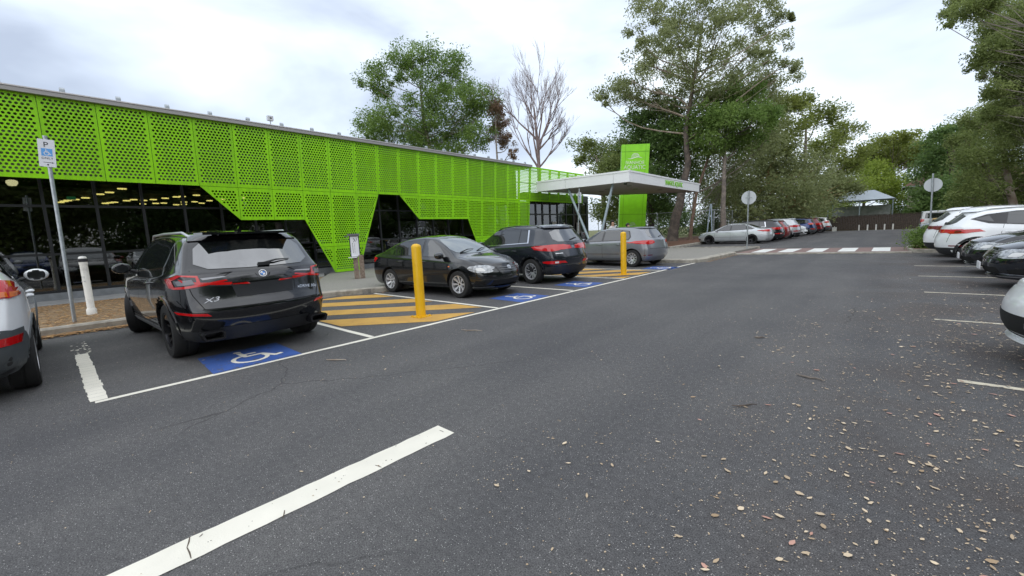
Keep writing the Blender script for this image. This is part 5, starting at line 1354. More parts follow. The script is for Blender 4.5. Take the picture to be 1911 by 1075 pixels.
# parking sign on its tilted pole
q = at_z(139.5, 601, .12); tp = lean_top(q, 84, 256, True)
t = empty('parking_sign', q); tag(t, 'accessible parking sign on a leaning galvanised pole beside the white SUV', 'sign')
b = MB().m(STEEL); b.tube([(0, 0, -.05), tp-q], .030, 12); b.lathe([(.034, 0), (.034, .03), (.001, .035)], 12, Matrix.Translation(tp-q)); b.build('pole', t, smooth=40)
PX_ = Vector((q.x+.045, 0, 0))
def sign_face(t, base, c4, xplane, arrow=True):
    A, B_, Cc, D_ = [on_plane(*p, Vector((xplane, 0, 0)), Vector((1, 0, 0))) for p in c4]   # tl, tr, br, bl
    w = ((B_-A).length+(Cc-D_).length)/2; h = ((A-D_).length+(B_-Cc).length)/2
    cen = (A+B_+Cc+D_)/4; ex = ((B_-A)+(Cc-D_)).normalized(); ez = ((A-D_)+(B_-Cc)); ez = (ez-ex*ez.dot(ex)).normalized(); en = ex.cross(ez)
    M_ = Matrix.Identity(4)
    for i in range(3): M_[i][0], M_[i][1], M_[i][2], M_[i][3] = ex[i], ez[i], en[i], (cen-base)[i]
    b = MB().m(SIGNW); r_ = .03*w
    pts = []
    for cx, cy, a0 in ((w/2-r_*1.5, h/2-r_*1.5, 0), (-w/2+r_*1.5, h/2-r_*1.5, 90), (-w/2+r_*1.5, -h/2+r_*1.5, 180), (w/2-r_*1.5, -h/2+r_*1.5, 270)): pts += arc(cx, cy, r_*1.5, a0, a0+90, 4)
    b.prism(pts, -.004, 0); pl = b.build('sign_plate', t); pl.matrix_basis = M_
    def put(name, me, x, y): o = link(name, me, pl); o.location = (x, y, .0015); return o
    put('letter_p', text_mesh('P', h*.27, BLACKT, .0008), -.03*w, h*.30)
    b = MB().m(SIGNB); s_ = h*.27; b.poly([(-s_/2*1.05, -s_/2, 0), (s_/2*1.05, -s_/2, 0), (s_/2*1.05, s_/2, 0), (-s_/2*1.05, s_/2, 0)])
    wheelchair(b, SIGNW, lambda u, v: ((u-.5)*s_*.95, (v-.5)*s_*.95, .0012+.0003*random.random()), s_, .075); put('wheelchair_symbol', b.mesh('wheelchair_symbol'), 0, h*.03)
    put('word_only', text_mesh('ONLY', h*.105, BLACKT, .0008, spacing=1.1), 0, -h*.19)
    b = MB().m(BLACKT); b.poly([(-.30*w, -.008*h, 0), (.2*w, -.008*h, 0), (.2*w, .008*h, 0), (-.30*w, .008*h, 0)]); b.poly([(.2*w, -.03*h, 0), (.34*w, 0, 0), (.2*w, .03*h, 0)])
    if arrow: put('arrow', b.mesh('arrow'), .05*w, -h*.34)
    b = MB().m(BLACKT); b.lathe([(.001, 0), (.012, 0), (.012, .004), (.001, .004)], 10); put('fixing_bolt', b.mesh('fixing_bolt'), 0, -h*.42)
    put('fixing_bolt', b_me, 0, h*.44) if False else None
sign_face(t, q, [(65.5, 257.5), (99.5, 262), (107.5, 313), (76.5, 310)], q.x+.05)
q = Vector((-12.2, 18.6, .13)); tp = lean_top(q, 1081, 352)
t = empty('parking_sign', q); tag(t, 'small white and blue sign on a thin pole before the slanted canopy props', 'sign')
b = MB().m(STEEL); b.tube([(0, 0, -.02), tp-q], .028, 10); b.build('pole', t, smooth=40)
sign_face(t, q, [(1078.3, 358.5), (1084.8, 359), (1084.8, 378.5), (1078.6, 378)], q.x+.05)
# white post with black collar
q = at_z(172, 586, .12); tp = lean_top(q, 153, 478); t = empty('marker_post', q); tag(t, 'white plastic post with black collar and domed cap in the garden bed', 'post')
ax_ = (tp-q).normalized(); Mp = ax_.to_track_quat('Z', 'Y').to_matrix().to_4x4(); H = (tp-q).length
b = MB().m(WHITEPL); b.lathe([(.085, -.03), (.085, .10), (.068, .13), (.064, .14), (.064, H-.17)], 20, Mp); b.build('post_tube', t, smooth=35)
b = MB().m(WHITEPL); b.lathe([(.066, H-.18), (.070, H-.18), (.070, H-.12), (.066, H-.12)], 20, Mp); b.lathe([(.068, H-.06), (.066, H-.03), (.05, H-.008), (.001, H)], 20, Mp); b.build('cap', t, smooth=35)
b = MB().m(BLACKT); b.lathe([(.064, H-.125), (.078, H-.12), (.078, H-.055), (.064, H-.05)], 20, Mp); b.tube([Mp @ Vector((-.11, .0, H-.09)), Mp @ Vector((.11, .0, H-.09))], .016, 8); b.build('collar', t, smooth=35)
for k, tx_ in enumerate(('P 2', 'E W')):
    o = link('faint_marking', text_mesh(tx_, .05, mat('faded_print', (.30, .32, .34), .6), .0006), t)
    d_ = Vector((.75, -.66, 0)).normalized(); rt_ = Vector((0, 0, 1)).cross(d_).normalized(); p_ = Mp @ Vector((0, 0, .80-k*.09)) + d_*.0655; M_ = Matrix.Identity(4)
    for i in range(3): M_[i][0], M_[i][1], M_[i][2], M_[i][3] = rt_[i], (0, 0, 1)[i], d_[i], p_[i]
    o.matrix_basis = M_
# timber notice post
WOODG = mat('weathered_timber', (.26, .20, .155), .85, noise=((.16, .12, .09), .4, .62), nscale=18, bump=.5, bscale=30)
q = at_z(667, 520, .13); t = empty('notice_post', q, R(-28)); tag(t, 'weathered double timber post with a narrow white notice board', 'notice post')
b = MB().m(WOODG); b.box((-.10, -.08, -.02), (.08, .08, .74)); b.build('timber_post', t)
b = MB().m(WOODG); b.box((-.10, .10, -.02), (.08, .26, .80)); b.build('timber_post', t)
b = MB().m(SIGNW); b.prism([(-.035, -.12), (.01, -.12), (.01, .14), (-.035, .14)], .76, 1.44); nb = b.build('notice_board', t)
b = MB().m(BLACKT); b.box((-.07, -.15, .74), (-.037, .17, 1.48)); b.build('board_back', t)
b = MB().m(mat('cap_grey', (.12, .12, .13), .6)); b.box((-.13, -.20, 1.46), (.07, .19, 1.53)); b.box((-.13, -.30, 1.44), (-.05, -.19, 1.47)); b.build('board_cap', t)
b = MB().m(SIGNW); b.box((-.02, -.22, .72), (.16, .05, .745)); b.build('shelf', t)
b = MB().m(BLACKT)
for y0, z0, y1, z1 in ((-.03, 1.36, .03, 1.34), (0, 1.38, .02, 1.30), (.02, 1.30, -.02, 1.25), (.02, 1.30, .06, 1.27), (.08, 1.38, .08, 1.30)): 
    a = Vector((.0115, y0, z0)); c = Vector((.0115, y1, z1)); d = (c-a).normalized(); n = Vector((1, 0, 0)).cross(d)*.007; b.poly([a+n, a-n, c-n, c+n])
for k in range(7): b.poly([(.0115, -.06, 1.22-.05*k), (.0115, -.045, 1.22-.05*k), (.0115, -.045, 1.185-.05*k), (.0115, -.06, 1.185-.05*k)]); b.poly([(.0115, .0, 1.20-.05*k), (.0115, .01, 1.20-.05*k), (.0115, .01, 1.17-.05*k), (.0115, .0, 1.17-.05*k)])
b.build('printed_notice', t)
# round signs seen from behind
def round_sign(base, px, pyt, pyc, rad, lab):
    tp = lean_top(base, px, pyt); t = empty('crossing_sign', base); tag(t, lab, 'sign', 'round crossing signs seen from behind')
    b = MB().m(STEEL); b.tube([(0, 0, -.02), tp-base], .032, 10); b.lathe([(.034, 0), (.034, .03), (.001, .03)], 10, Matrix.Translation(tp-base)); b.build('pole', t, smooth=40)
    c = lean_top(base, px, pyc)-base
    b = MB().m(SIGNG); b.lathe([(.001, 0), (rad, 0), (rad, .004), (.001, .004)], 40, Matrix.Translation(c+Vector((0, .04, 0))) @ Matrix.Rotation(R(-90), 4, 'X')); b.build('sign_disc', t)
    b = MB().m(STEEL); b.box((c.x-.15, .02, c.z-.02), (c.x+.15, .04, c.z+.02)); b.build('bracket', t)
round_sign(at_z(1394, 464, .13), 1397, 357, 369, .335, 'round sign disc on a grey pole standing left of the zebra crossing')
round_sign(Vector((1.08, 24.1, .12)), 1741.5, 325, 345, .27, 'round sign disc on a pole rising out of the low shrubs right of the crossing')
b = MB().m(mat('navy_post', (.02, .035, .10), .5)); b.lathe([(.09, 0), (.09, 1.05), (.10, 1.05), (.10, 1.13), (.001, 1.15)], 16); b.m(mat('gold_cap', (.45, .30, .10), .5)).lathe([(.105, 1.06), (.105, 1.13), (.09, 1.16), (.001, 1.17)], 16)
o = b.build('marker_post', loc=(1.25, 24.9, .12), smooth=40); tag(o, 'short navy post with tan cap behind the low green shrubs', 'post')
# camera on the roof
q = on_plane(505, 232, BF+BN*.3, BN); t = empty('roof_camera', q); tag(t, 'small white box camera on a stalk above the roof edge', 'camera')
b = MB().m(STEEL); b.tube([(0, 0, -.1), (0, 0, .14)], .02, 8); b.build('stalk', t)
b = MB().m(mat('camera_white', (.55, .56, .58), .4)); b.box((-.07, -.09, .12), (.07, .09, .28)); cb = b.build('housing', t); b = MB().m(GLOSSB); b.lathe([(.001, 0), (.03, 0), (.03, .01), (.001, .01)], 12, Matrix.Translation((.072, 0, .2)) @ Matrix.Rotation(R(90), 4, 'Y')); b.build('lens', t)
# small signs and poles beyond the crossing
for px_, pyb, pyt, plate, lab in ((1427, 428, 391, 'w', 'small white plate sign on a post behind the far row of cars'), (1415, 426, 401, 'r', 'small white sign with red top near the brown trunk in the far row')):
    D_ = 45; q = at_d(px_, pyb, D_); q.z = .14; q = Vector((q.x, q.y, .14)); tp = lean_top(q, px_, pyt); t = empty('small_sign', q); tag(t, lab, 'sign')
    b = MB().m(STEEL); b.tube([(0, 0, -.02), tp-q], .03, 8); b.build('pole', t)
    b = MB().m(SIGNW); c = tp-q; b.box((c.x-.2, -.05, c.z-.55), (c.x+.2, -.035, c.z-.02))
    if plate == 'r': b.m(RED).box((c.x-.2, -.056, c.z-.14), (c.x+.2, -.051, c.z-.02))
    b.build('sign_plate', t)
q = at_d(1318, 440, 34); q.z = .14; t = empty('braced_pole', q); tag(t, 'pair of leaning galvanised poles left of the silver sedan bonnet', 'pole')
a = lean_top(q, 1326, 381)-q
for dx in (-.0, .45):
    b = MB().m(STEELP); b.tube([(dx, 0, -.02), (a.x+dx*.15, a.y, a.z)], .05, 8); b.build('leg', t)

# ------------------------------------------------------------------ fences, house, shelter
WOODD = mat('dark_timber_fence', (.075, .055, .042), .9, noise=((.045, .034, .028), .4, .62), nscale=6)
t = empty('timber_fence', (0, 62.4, 0)); tag(t, 'dark brown timber paling fence across the far end of the car park', 'fence')
b = MB().m(WOODD); x = -13
while x < 12:
    b.box((x, 0, 0), (x+.145, .02, 1.62+random.uniform(-.02, .02))); x += .15
b.build('palings', t); b = MB().m(WOODD); b.box((-13, -.05, 1.64), (12, .06, 1.69)); b.build('capping', t)
for k in range(5):
    q = at_z(1602+k*16, 430.5-.4*k, 0); b = MB().m(WHITEPL); b.box((-.06, -.05, -.03), (.06, .05, .62)); o = b.build('marker_post', loc=(q.x, 61.2, 0)); tag(o, ['first', 'second', 'middle', 'fourth', 'last'][k]+' low pale post, counted from the left, in front of the timber fence', 'post', 'low pale posts in front of the timber fence')
q = at_z(1557, 429, 0); b = MB().m(WHITEPL); b.box((-.2, -.1, -.03), (.2, .1, .45)); b.box((-.03, -.1, .3), (.03, .1, .55)); o = b.build('marker_post', loc=(-7.35 if False else q.x*61/q.y, 61, 0)); tag(o, 'squat white block at the foot of the timber fence beside the last white SUV', 'post')
# chain-link fence
t = empty('chain_link_fence', (-30, 40, .1)); tag(t, 'tall chain-link fence with steel rails behind the green pylon and tree trunks', 'fence')
b = MB().m(mat('fence_wire', (.10, .11, .11), .5, .5))
FL = [(Vector((-32, 38, 0)), Vector((-12.2, 41, 0))), (Vector((-12.2, 41, 0)), Vector((-12.4, 61, 0)))]
for a, c in FL:
    L_ = (c-a).length; d = (c-a)/L_; n = int(L_/.16)
    for k in range(n):
        s0 = L_*k/n
        for sg in (-1, 1):
            s1 = s0+sg*2.5
            p0 = (s0, .05); p1 = (s1, 2.55)
            if s1 > L_: p1 = (L_, .05+(L_-s0)); 
            if s1 < 0: p1 = (0, .05+s0)
            A_ = a+d*p0[0]; B_ = a+d*p1[0]; b.tube([(A_.x, A_.y, p0[1]), (B_.x, B_.y, p1[1])], .0035, 3, False)
wf = b.build('wire_mesh', t); wf.location = (30, -40, 0)
for a, c in FL:
    L_ = (c-a).length; d = (c-a)/L_; k = 0.
    while k <= L_+.1:
        p = a+d*k; b = MB().m(STEEL); b.tube([(p.x, p.y, 0), (p.x, p.y, 2.65)], .035, 8); o = b.build('fence_post', t); o.location = (30, -40, 0); k += 3
    b = MB().m(STEEL); b.tube([(a.x, a.y, 2.6), (c.x, c.y, 2.6)], .024, 8); o = b.build('top_rail', t); o.location = (30, -40, 0)
# shelter
SHADE = mat('shade_cloth', (.40, .45, .50), .7)
t = empty('shade_shelter', (-2.8, 70, 0)); tag(t, 'pale grey hipped shade roof standing behind the timber fence', 'shelter')
e0, e1, r0, r1 = at_d(1559, 377.5, 50), at_d(1672, 374.5, 53), at_d(1600, 360.5, 53), at_d(1639, 360.5, 53.5)
zE = 3.5
b = MB().m(SHADE); X0, X1 = -6.6, -.1; A, B_, Cc, D_ = Vector((X0, 67, 3.5)), Vector((X1, 67, 3.5)), Vector((X1, 73, 3.5)), Vector((X0, 73, 3.5)); E1, E2 = Vector((X0+2.2, 70, 4.75)), Vector((X1-2.0, 70, 4.75))
off_ = Vector((2.8, -70, 0))
for f in ((A, B_, E2, E1), (B_, Cc, E2), (Cc, D_, E1, E2), (D_, A, E1)): b.poly([v+off_ for v in f])
b.build('roof', t)
for x, y in ((X0+.2, 67.2), (X1-.2, 67.2), (X1-.2, 72.8), (X0+.2, 72.8), (-3.3, 67.2)):
    b = MB().m(STEELP); b.tube([(x+2.8, y-70, 0), (x+2.8, y-70, 3.5)], .06, 8); b.build('post', t)
b = MB().m(mat('shed_wall', (.45, .47, .48), .7, noise=((.3, .33, .33), .4, .6), nscale=2)); b.box((-3.4, 1.5, 0), (2.3, 3, 2.9)); b.build('rear_wall', t)
# house
t = empty('house', (3.2, 80, 0)); tag(t, 'cream two-storey house with brown tiled roof half hidden behind trees at right', 'house')
CREAM = mat('cream_render', (.42, .38, .30), .8, noise=((.34, .31, .25), .4, .6), nscale=.6); TILE = mat('brown_roof_tiles', (.22, .12, .08), .8, noise=((.15, .08, .06), .4, .6), nscale=8)
b = MB().m(CREAM); b.box((-2, 0, 0), (9, 8, 5.4)); b.build('wall', t)
b = MB().m(TILE); b.poly([(-2.6, -.6, 5.3), (9.6, -.6, 5.3), (7, 4, 7.6), (0, 4, 7.6)]); b.poly([(-2.6, -.6, 5.3), (0, 4, 7.6), (-2.6, 8.6, 5.3)]); b.poly([(-2.6, 8.6, 5.3), (0, 4, 7.6), (7, 4, 7.6), (9.6, 8.6, 5.3)]); b.poly([(9.6, -.6, 5.3), (9.6, 8.6, 5.3), (7, 4, 7.6)]); b.build('roof', t)
b = MB().m(SIGNG); b.box((-2.7, -.7, 5.2), (9.7, -.58, 5.34)); b.box((-2.72, -.6, 5.2), (-2.6, 8.6, 5.34)); b.build('gutter', t)
for x in (-1.2, 1.2): 
    b = MB().m(CARGLASS); b.box((x, -.03, 3.4), (x+1, -.01, 4.6)); w_ = b.build('window', t); b = MB().m(WHITEC); b.box((x-.06, -.05, 3.33), (x+1.06, -.035, 3.39)); b.box((x-.06, -.05, 4.61), (x+1.06, -.035, 4.67)); b.build('frame', w_)

# ------------------------------------------------------------------ people
def person(name_loc, H, hair, top, legs, label, rz, long_hair=False):
    t = empty('person', name_loc, rz); s = H/1.7
    J = dict(pel=(0,0,.93), ch=(0,.02,1.18), sh=(0,.01,1.38), nk=(0,0,1.46), hd=(0,-.01,1.56), ht=(0,-.01,1.66),
        ls=(-.17,.01,1.36), le=(-.22,.03,1.10), lw=(-.20,-.06,.86), rs=(.17,.01,1.36), re=(.22,.03,1.10), rw=(.20,-.06,.86),
        lh=(-.09,0,.90), lk=(-.10,-.04,.50), la=(-.10,.02,.08), lt=(-.10,-.15,.035), rh=(.09,0,.90), rk=(.10,.03,.50), ra=(.10,.10,.08), rt=(.10,-.06,.035))
    Rr = dict(pel=.14, ch=.13, sh=.11, nk=.055, hd=.095, ht=.075, ls=.065, le=.045, lw=.03, rs=.065, re=.045, rw=.03, lh=.095, lk=.062, la=.042, lt=.035, rh=.095, rk=.062, ra=.042, rt=.035)
    E = [('pel','ch'),('ch','sh'),('sh','nk'),('nk','hd'),('hd','ht'),('sh','ls'),('ls','le'),('le','lw'),('sh','rs'),('rs','re'),('re','rw'),('pel','lh'),('lh','lk'),('lk','la'),('la','lt'),('pel','rh'),('rh','rk'),('rk','ra'),('ra','rt')]
    for sd, w in (('l', 'lw'), ('r', 'rw')):
        wx, wy, wz = J[w]
        J[sd+'p'] = (wx, wy-.02, wz-.07); Rr[sd+'p'] = .028; E.append((w, sd+'p'))
        for k in range(4):
            J[f'{sd}f{k}'] = (wx+(.0), wy-.045+.022*k, wz-.13); J[f'{sd}g{k}'] = (wx, wy-.055+.022*k, wz-.165+abs(k-1.5)*.006); Rr[f'{sd}f{k}'] = .0095; Rr[f'{sd}g{k}'] = .008; E += [(sd+'p', f'{sd}f{k}'), (f'{sd}f{k}', f'{sd}g{k}')]
        J[sd+'th'] = (wx+(.03 if sd == 'l' else -.03), wy-.06, wz-.09); Rr[sd+'th'] = .010; E.append((sd+'p', sd+'th'))
    ks = list(J); me = bpy.data.meshes.new('body')
    me.from_pydata([tuple(c*s for c in J[k]) for k in ks], [(ks.index(a), ks.index(b_)) for a, b_ in E], [])
    o = bpy.data.objects.new('body', me); C.objects.link(o)
    sk = o.modifiers.new('k', 'SKIN'); sb = o.modifiers.new('s', 'SUBSURF'); sb.levels = 2
    for i, k in enumerate(ks):
        v = me.skin_vertices[0].data[i]; v.radius = (Rr[k]*s*(1.15 if k in ('pel', 'ch', 'sh') else 1), Rr[k]*s*(.8 if k in ('pel', 'ch', 'sh') else 1)); v.use_root = (k == 'pel')
    nm = bpy.data.meshes.new_from_object(o.evaluated_get(bpy.context.evaluated_depsgraph_get())); bpy.data.objects.remove(o)
    skin = mat('skin', (.42, .25, .17), .5)
    for m_ in (skin, top, legs, BLACKT): nm.materials.append(m_)
    for p in nm.polygons:
        z, x = p.center.z/s, abs(p.center.x)/s
        p.material_index = 3 if z < .10 else (2 if z < .95 and x < .185 else (1 if z < 1.44 and not (x > .16 and z < 1.12) else 0))
    for p in nm.polygons: p.use_smooth = True
    link('body', nm, t)
    bm = bmesh.new(); bmesh.ops.create_uvsphere(bm, u_segments=20, v_segments=14, radius=1)
    for v in bm.verts:
        z = v.co.z; v.co = Vector((v.co.x*.108, v.co.y*.118+.012, z*.135+1.63))
        if v.co.y < -.02 and v.co.z < 1.69: v.co.y = -.02
        if long_hair and v.co.z < 1.58 and v.co.y > 0: v.co.z -= .16; v.co.x *= 1.1
        v.co *= s
    me = bpy.data.meshes.new('hair'); bm.to_mesh(me); bm.free(); me.materials.append(hair); link('hair', me, t, smooth=60)
    b = MB().m(skin)
    for sd in (-1, 1): b.lathe([(.001, 0), (.018, .005), (.022, .02), (.001, .02)], 10, Matrix.Translation((sd*.085*s, 0, 1.57*s)) @ Matrix.Rotation(R(90), 4, 'Y'))
    b.build('ears', t)
    b = MB().m(skin); b.poly([Vector(v)*s for v in ((-.012, -.098, 1.585), (0, -.125, 1.555), (0, -.095, 1.61))]); b.poly([Vector(v)*s for v in ((.012, -.098, 1.585), (0, -.125, 1.555), (0, -.095, 1.61))]); b.poly([Vector(v)*s for v in ((.012, -.098, 1.55), (0, -.125, 1.555), (-.012, -.098, 1.55))]); b.build('nose', t)
    b = MB().m(BLACKT)
    for sd in (-1, 1): b.lathe([(.001, -.105*s), (.010*s, -.102*s), (.001, -.100*s)], 8, Matrix.Translation((sd*.032*s, 0, 1.60*s)) @ Matrix.Rotation(R(-90), 4, 'X') @ Matrix.Rotation(R(180), 4, 'X'))
    b.build('eyes', t)
    b = MB().m(mat('lips', (.35, .13, .11), .5)); b.box((-.022*s, -.104*s, 1.522*s), (.022*s, -.092*s, 1.532*s)); b.build('mouth', t)
    tag(t, label, 'person'); return t
HAIRB = mat('black_hair', (.012, .010, .009), .5)
person((-10.92, 20.0, .13), 1.70, HAIRB, mat('pale_top', (.60, .58, .58), .8), mat('dark_trousers', (.04, .045, .06), .8), 'long-haired walker in a pale top passing behind the grey hatchback', R(70), True)
person((-9.75, 19.4, .13), 1.50, HAIRB, mat('rust_top', (.30, .14, .08), .8), mat('dark_trousers'), 'shorter black-haired walker right of the long-haired one, head just above the hatchback', R(80))

# ------------------------------------------------------------------ trees
LEAF_OLIVE = leaf_mat('leaves_olive', (.140, .185, .050), (.290, .345, .115))
LEAF_GREYG = leaf_mat('leaves_grey_green', (.165, .195, .075), (.330, .370, .165))
LEAF_FRESH = leaf_mat('leaves_fresh_green', (.110, .190, .038), (.235, .340, .085))
LEAF_DEEP = leaf_mat('leaves_deep_green', (.085, .150, .042), (.200, .300, .090))
LEAF_YELLOW = leaf_mat('leaves_yellow_green', (.18, .26, .03), (.36, .44, .08))
LEAF_GOLD = leaf_mat('leaves_golden_olive', (.125, .165, .030), (.270, .310, .075))
LEAF_BROWN = leaf_mat('leaves_brown', (.17, .11, .07), (.28, .19, .12))
BARKB = bark_mat('brown_bark', (.060, .048, .040), (.125, .095, .075))
BARKG = bark_mat('grey_bark', (.13, .11, .095), (.24, .20, .165))
BARKP = bark_mat('pale_gum_bark', (.36, .31, .25), (.22, .16, .115))
BARKR = bark_mat('rusty_gum_bark', (.13, .085, .06), (.20, .13, .09))
TREEG = 'gum trees round the car park'

def crown_mesh(lobes, nclump, nleaf, size, droop, material, seed=0, sig=.16):
    """lobes [(centre, (rx, ry, rz))]; many small rhombic leaves in clumps spread through each lobe's volume"""
    g = np.random.default_rng(seed)
    vols = np.array([r[0]*r[1]*r[2] for _, r in lobes])**.75; cnt = np.maximum(3, (nclump*vols/vols.sum())).astype(int)
    Cs, Sg = [], []
    for (c, r), n in zip(lobes, cnt):
        d = g.normal(size=(n, 3)); d /= np.linalg.norm(d, axis=1)[:, None]
        rad = g.uniform(.25, 1.0, n)**.55
        P = np.array(c)+d*rad[:, None]*np.array(r)*(1+.18*g.normal(size=(n, 1)))
        Cs.append(P); Sg.append(np.full(n, min(r)*.0+np.mean(r)*sig*2.0)*g.uniform(.6, 1.3, n))
    Cs = np.concatenate(Cs); Sg = np.concatenate(Sg); n = len(Cs)
    tint_c = np.clip(g.normal(.45, .24, n), 0, 1)
    k = nleaf; N = n*k
    ctr = np.repeat(Cs, k, 0)+np.clip(g.normal(size=(N, 3)), -1.7, 1.7)*np.repeat(Sg, k)[:, None]*np.array([1, 1, .8])
    ax = g.normal(size=(N, 3)); ax[:, 2] = ax[:, 2]*.6-droop; ax /= np.linalg.norm(ax, axis=1)[:, None]
    q = g.normal(size=(N, 3)); q -= ax*(q*ax).sum(1)[:, None]; q /= np.linalg.norm(q, axis=1)[:, None]
    L_ = size*g.uniform(.6, 1.35, N)[:, None]; w = L_*.40
    V = np.empty((N, 4, 3)); V[:, 0] = ctr-ax*L_/2; V[:, 1] = ctr+q*w/2; V[:, 2] = ctr+ax*L_/2; V[:, 3] = ctr-q*w/2
    me = bpy.data.meshes.new('crown'); me.vertices.add(N*4); me.vertices.foreach_set('co', V.reshape(-1).astype(np.float32))
    me.loops.add(N*4); me.loops.foreach_set('vertex_index', np.arange(N*4, dtype=np.int32))
    me.polygons.add(N); me.polygons.foreach_set('loop_start', np.arange(0, N*4, 4, dtype=np.int32)); me.polygons.foreach_set('loop_total', np.full(N, 4, np.int32))
    me.update(calc_edges=True)
    at = me.attributes.new('tint', 'FLOAT', 'FACE'); at.data.foreach_set('value', np.clip(np.repeat(tint_c, k)+g.normal(0, .16, N), 0, 1).astype(np.float32))
    me.materials.append(material)
    return me, Cs

def limb(b, a, c, r0, r1, bend=.12, seg=6, sides=8, rnd=None):
    a, c = Vector(a), Vector(c); L_ = (c-a).length; pts = []
    off1 = Vector([rnd.uniform(-1, 1) for _ in range(3)])*L_*bend; off2 = Vector([rnd.uniform(-1, 1) for _ in range(3)])*L_*bend*.6
    for i in range(seg+1):
        t = i/seg; pts.append(a.lerp(c, t)+off1*math.sin(math.pi*t)*.6+off2*math.sin(2*math.pi*t)*.5+Vector((0, 0, -L_*.05*math.sin(math.pi*t))))
    b.tube(pts, [r0+(r1-r0)*(i/seg)**.8 for i in range(seg+1)], sides, False)
    return pts

def make_tree(label, base, trunk, lobes, lm, bm_, nclump=160, nleaf=40, size=.22, droop=.4, seed=1, group=TREEG, name='gum_tree', twigs=.5, extra=None, sig=.16, lr=.10, limbmat=None):
    rnd = random.Random(seed); base = Vector((base[0], base[1], min(base[2], .14) if base[2] > 0 else 0)); trunk = [(Vector((trunk[0][0][0], trunk[0][0][1], base.z)), trunk[0][1])]+list(trunk[1:])
    t = empty(name, base); tag(t, label, 'tree', group)
    lob = [((Vector(c)-base), tuple(r) if hasattr(r, '__len__') else (r, r, r*.8)) for c, r in lobes]
    me, Cs = crown_mesh(lob, nclump, nleaf, size, droop, lm, seed, sig); link('crown', me, t)
    tr = [(Vector(p)-base, r) for p, r in trunk]
    b = MB().m(bm_)
    pts = [p for p, _ in tr]; rs = [r for _, r in tr]
    # rough taper between the given points
    P2, R2 = [pts[0]+Vector((0, 0, -.2))], [rs[0]*1.35]
    for i in range(len(pts)-1):
        for k in range(1, 5):
            f = k/4; P2.append(pts[i].lerp(pts[i+1], f)+Vector((rnd.uniform(-1, 1), rnd.uniform(-1, 1), 0))*rs[i]*.12); R2.append(rs[i]+(rs[i+1]-rs[i])*f)
    b.tube(P2, R2, 12, True)
    b.build('trunk', t, smooth=60)
    b = MB().m(limbmat or bm_); nl = 0
    for (c, r) in lob:
        # leave the trunk somewhat below the lobe
        best = min(range(len(P2)), key=lambda i: abs((c.z-P2[i].z)-max(.8, .55*(c-P2[i]).xy.length))+.05*(c-P2[i]).length+(0 if i > 2 else 9)+rnd.uniform(0, 1.6))
        s0 = P2[best]; rr = min(R2[best]*.62, lr)
        pp = limb(b, s0, c, rr, rr*.35, rnd=rnd)
        near = [Vector(q) for q in Cs if (Vector(q)-c).length < max(r)*1.25]
        rnd.shuffle(near)
        for q in near[:int(len(near)*twigs)]:
            st = pp[rnd.choice((2, 3, 4, 5, 6))]; limb(b, st, q, rr*.38, rr*.08, bend=.1, seg=4, sides=5, rnd=rnd)
    b.build('branches', t, smooth=60)
    return t
def LB_(lst, D, asp=1.0, dj=.12, seed=0):
    rnd = random.Random(seed); o_ = []
    for e_ in lst:
        px_, py_, rx = e_[:3]; ry = e_[3] if len(e_) > 3 else rx*.7
        dd = D*(1+rnd.uniform(-dj, dj)) if len(e_) < 5 else D+e_[4]
        c = at_d(px_, py_, dd); s_ = dd/FPX; ax_ = rx*s_
        o_.append((c, (ax_, ax_, ry*s_)))
    return o_
def TR(lst, D):
    return [(at_d(p[0], p[1], D+(p[3] if len(p) > 3 else 0)), p[2]) for p in lst]

# tall gum by the canopy
D = 31.8
D = 36.5; tb = at_d(1253, 455, D); tb.z = .14
make_tree('tallest gum with dark leaning trunk at the kerb and an open airy crown', tb,
    TR([(1253, 457, .50), (1257, 430, .42), (1264, 395, .38), (1274, 355, .32), (1284, 305, .26), (1279, 250, .20), (1288, 190, .15), (1300, 120, .11), (1312, 40, .06)], D),
    LB_([(1300,16,62,34),(1212,16,46,34),(1190,66,34,20),(1232,60,36,26),(1398,6,52,26),(1265,70,50,32),(1345,62,46,34),(1445,60,30,32),(1466,122,28,22),(1436,112,26,20),(1235,112,46,32),(1180,150,46,20),(1160,172,46,16),(1128,188,22,10),(1195,118,32,24),(1300,122,58,36),(1385,112,52,40),(1428,165,36,28),(1338,165,56,34),(1208,182,38,22),(1258,188,44,28),(1478,28,14,12),(1450,150,40,18),(1412,45,30,24)], D, seed=3),
    LEAF_GREYG, BARKB, 330, 130, .235, .8, 11, twigs=.55, sig=.105, lr=.09, limbmat=BARKP)
# second trunk with rusty bark and drooping lower crown
make_tree('slimmer rusty-trunked gum right of the tallest one, crown drooping above the silver sedan', at_d(1287, 454, D+1),
    TR([(1287, 456, .17), (1292, 410, .14), (1300, 360, .12), (1320, 300, .10), (1345, 240, .06)], D+1),
    LB_([(1345,235,60,40),(1400,215,50,36),(1395,280,58,36),(1330,300,56,36),(1290,345,40,26),(1350,350,50,30),(1430,262,46,36),(1300,270,46,36)], D+4, seed=5),
    LEAF_GREYG, BARKR, 190, 130, .23, .6, 12, twigs=.25, sig=.15, lr=.06, limbmat=BARKG)
make_tree('broad fresh green gum standing behind the tallest one', at_d(1350, 436, 36),
    TR([(1350, 436, .26), (1350, 380, .2), (1352, 300, .14), (1355, 220, .08)], 36),
    LB_([(1345,185,38,26),(1400,178,34,24),(1310,225,36,26),(1362,225,42,28),(1425,215,34,26),(1385,262,36,24),(1325,268,34,22)], 36, seed=6, dj=.06), LEAF_FRESH, BARKG, 200, 120, .24, .5, 13, twigs=.3, sig=.13)
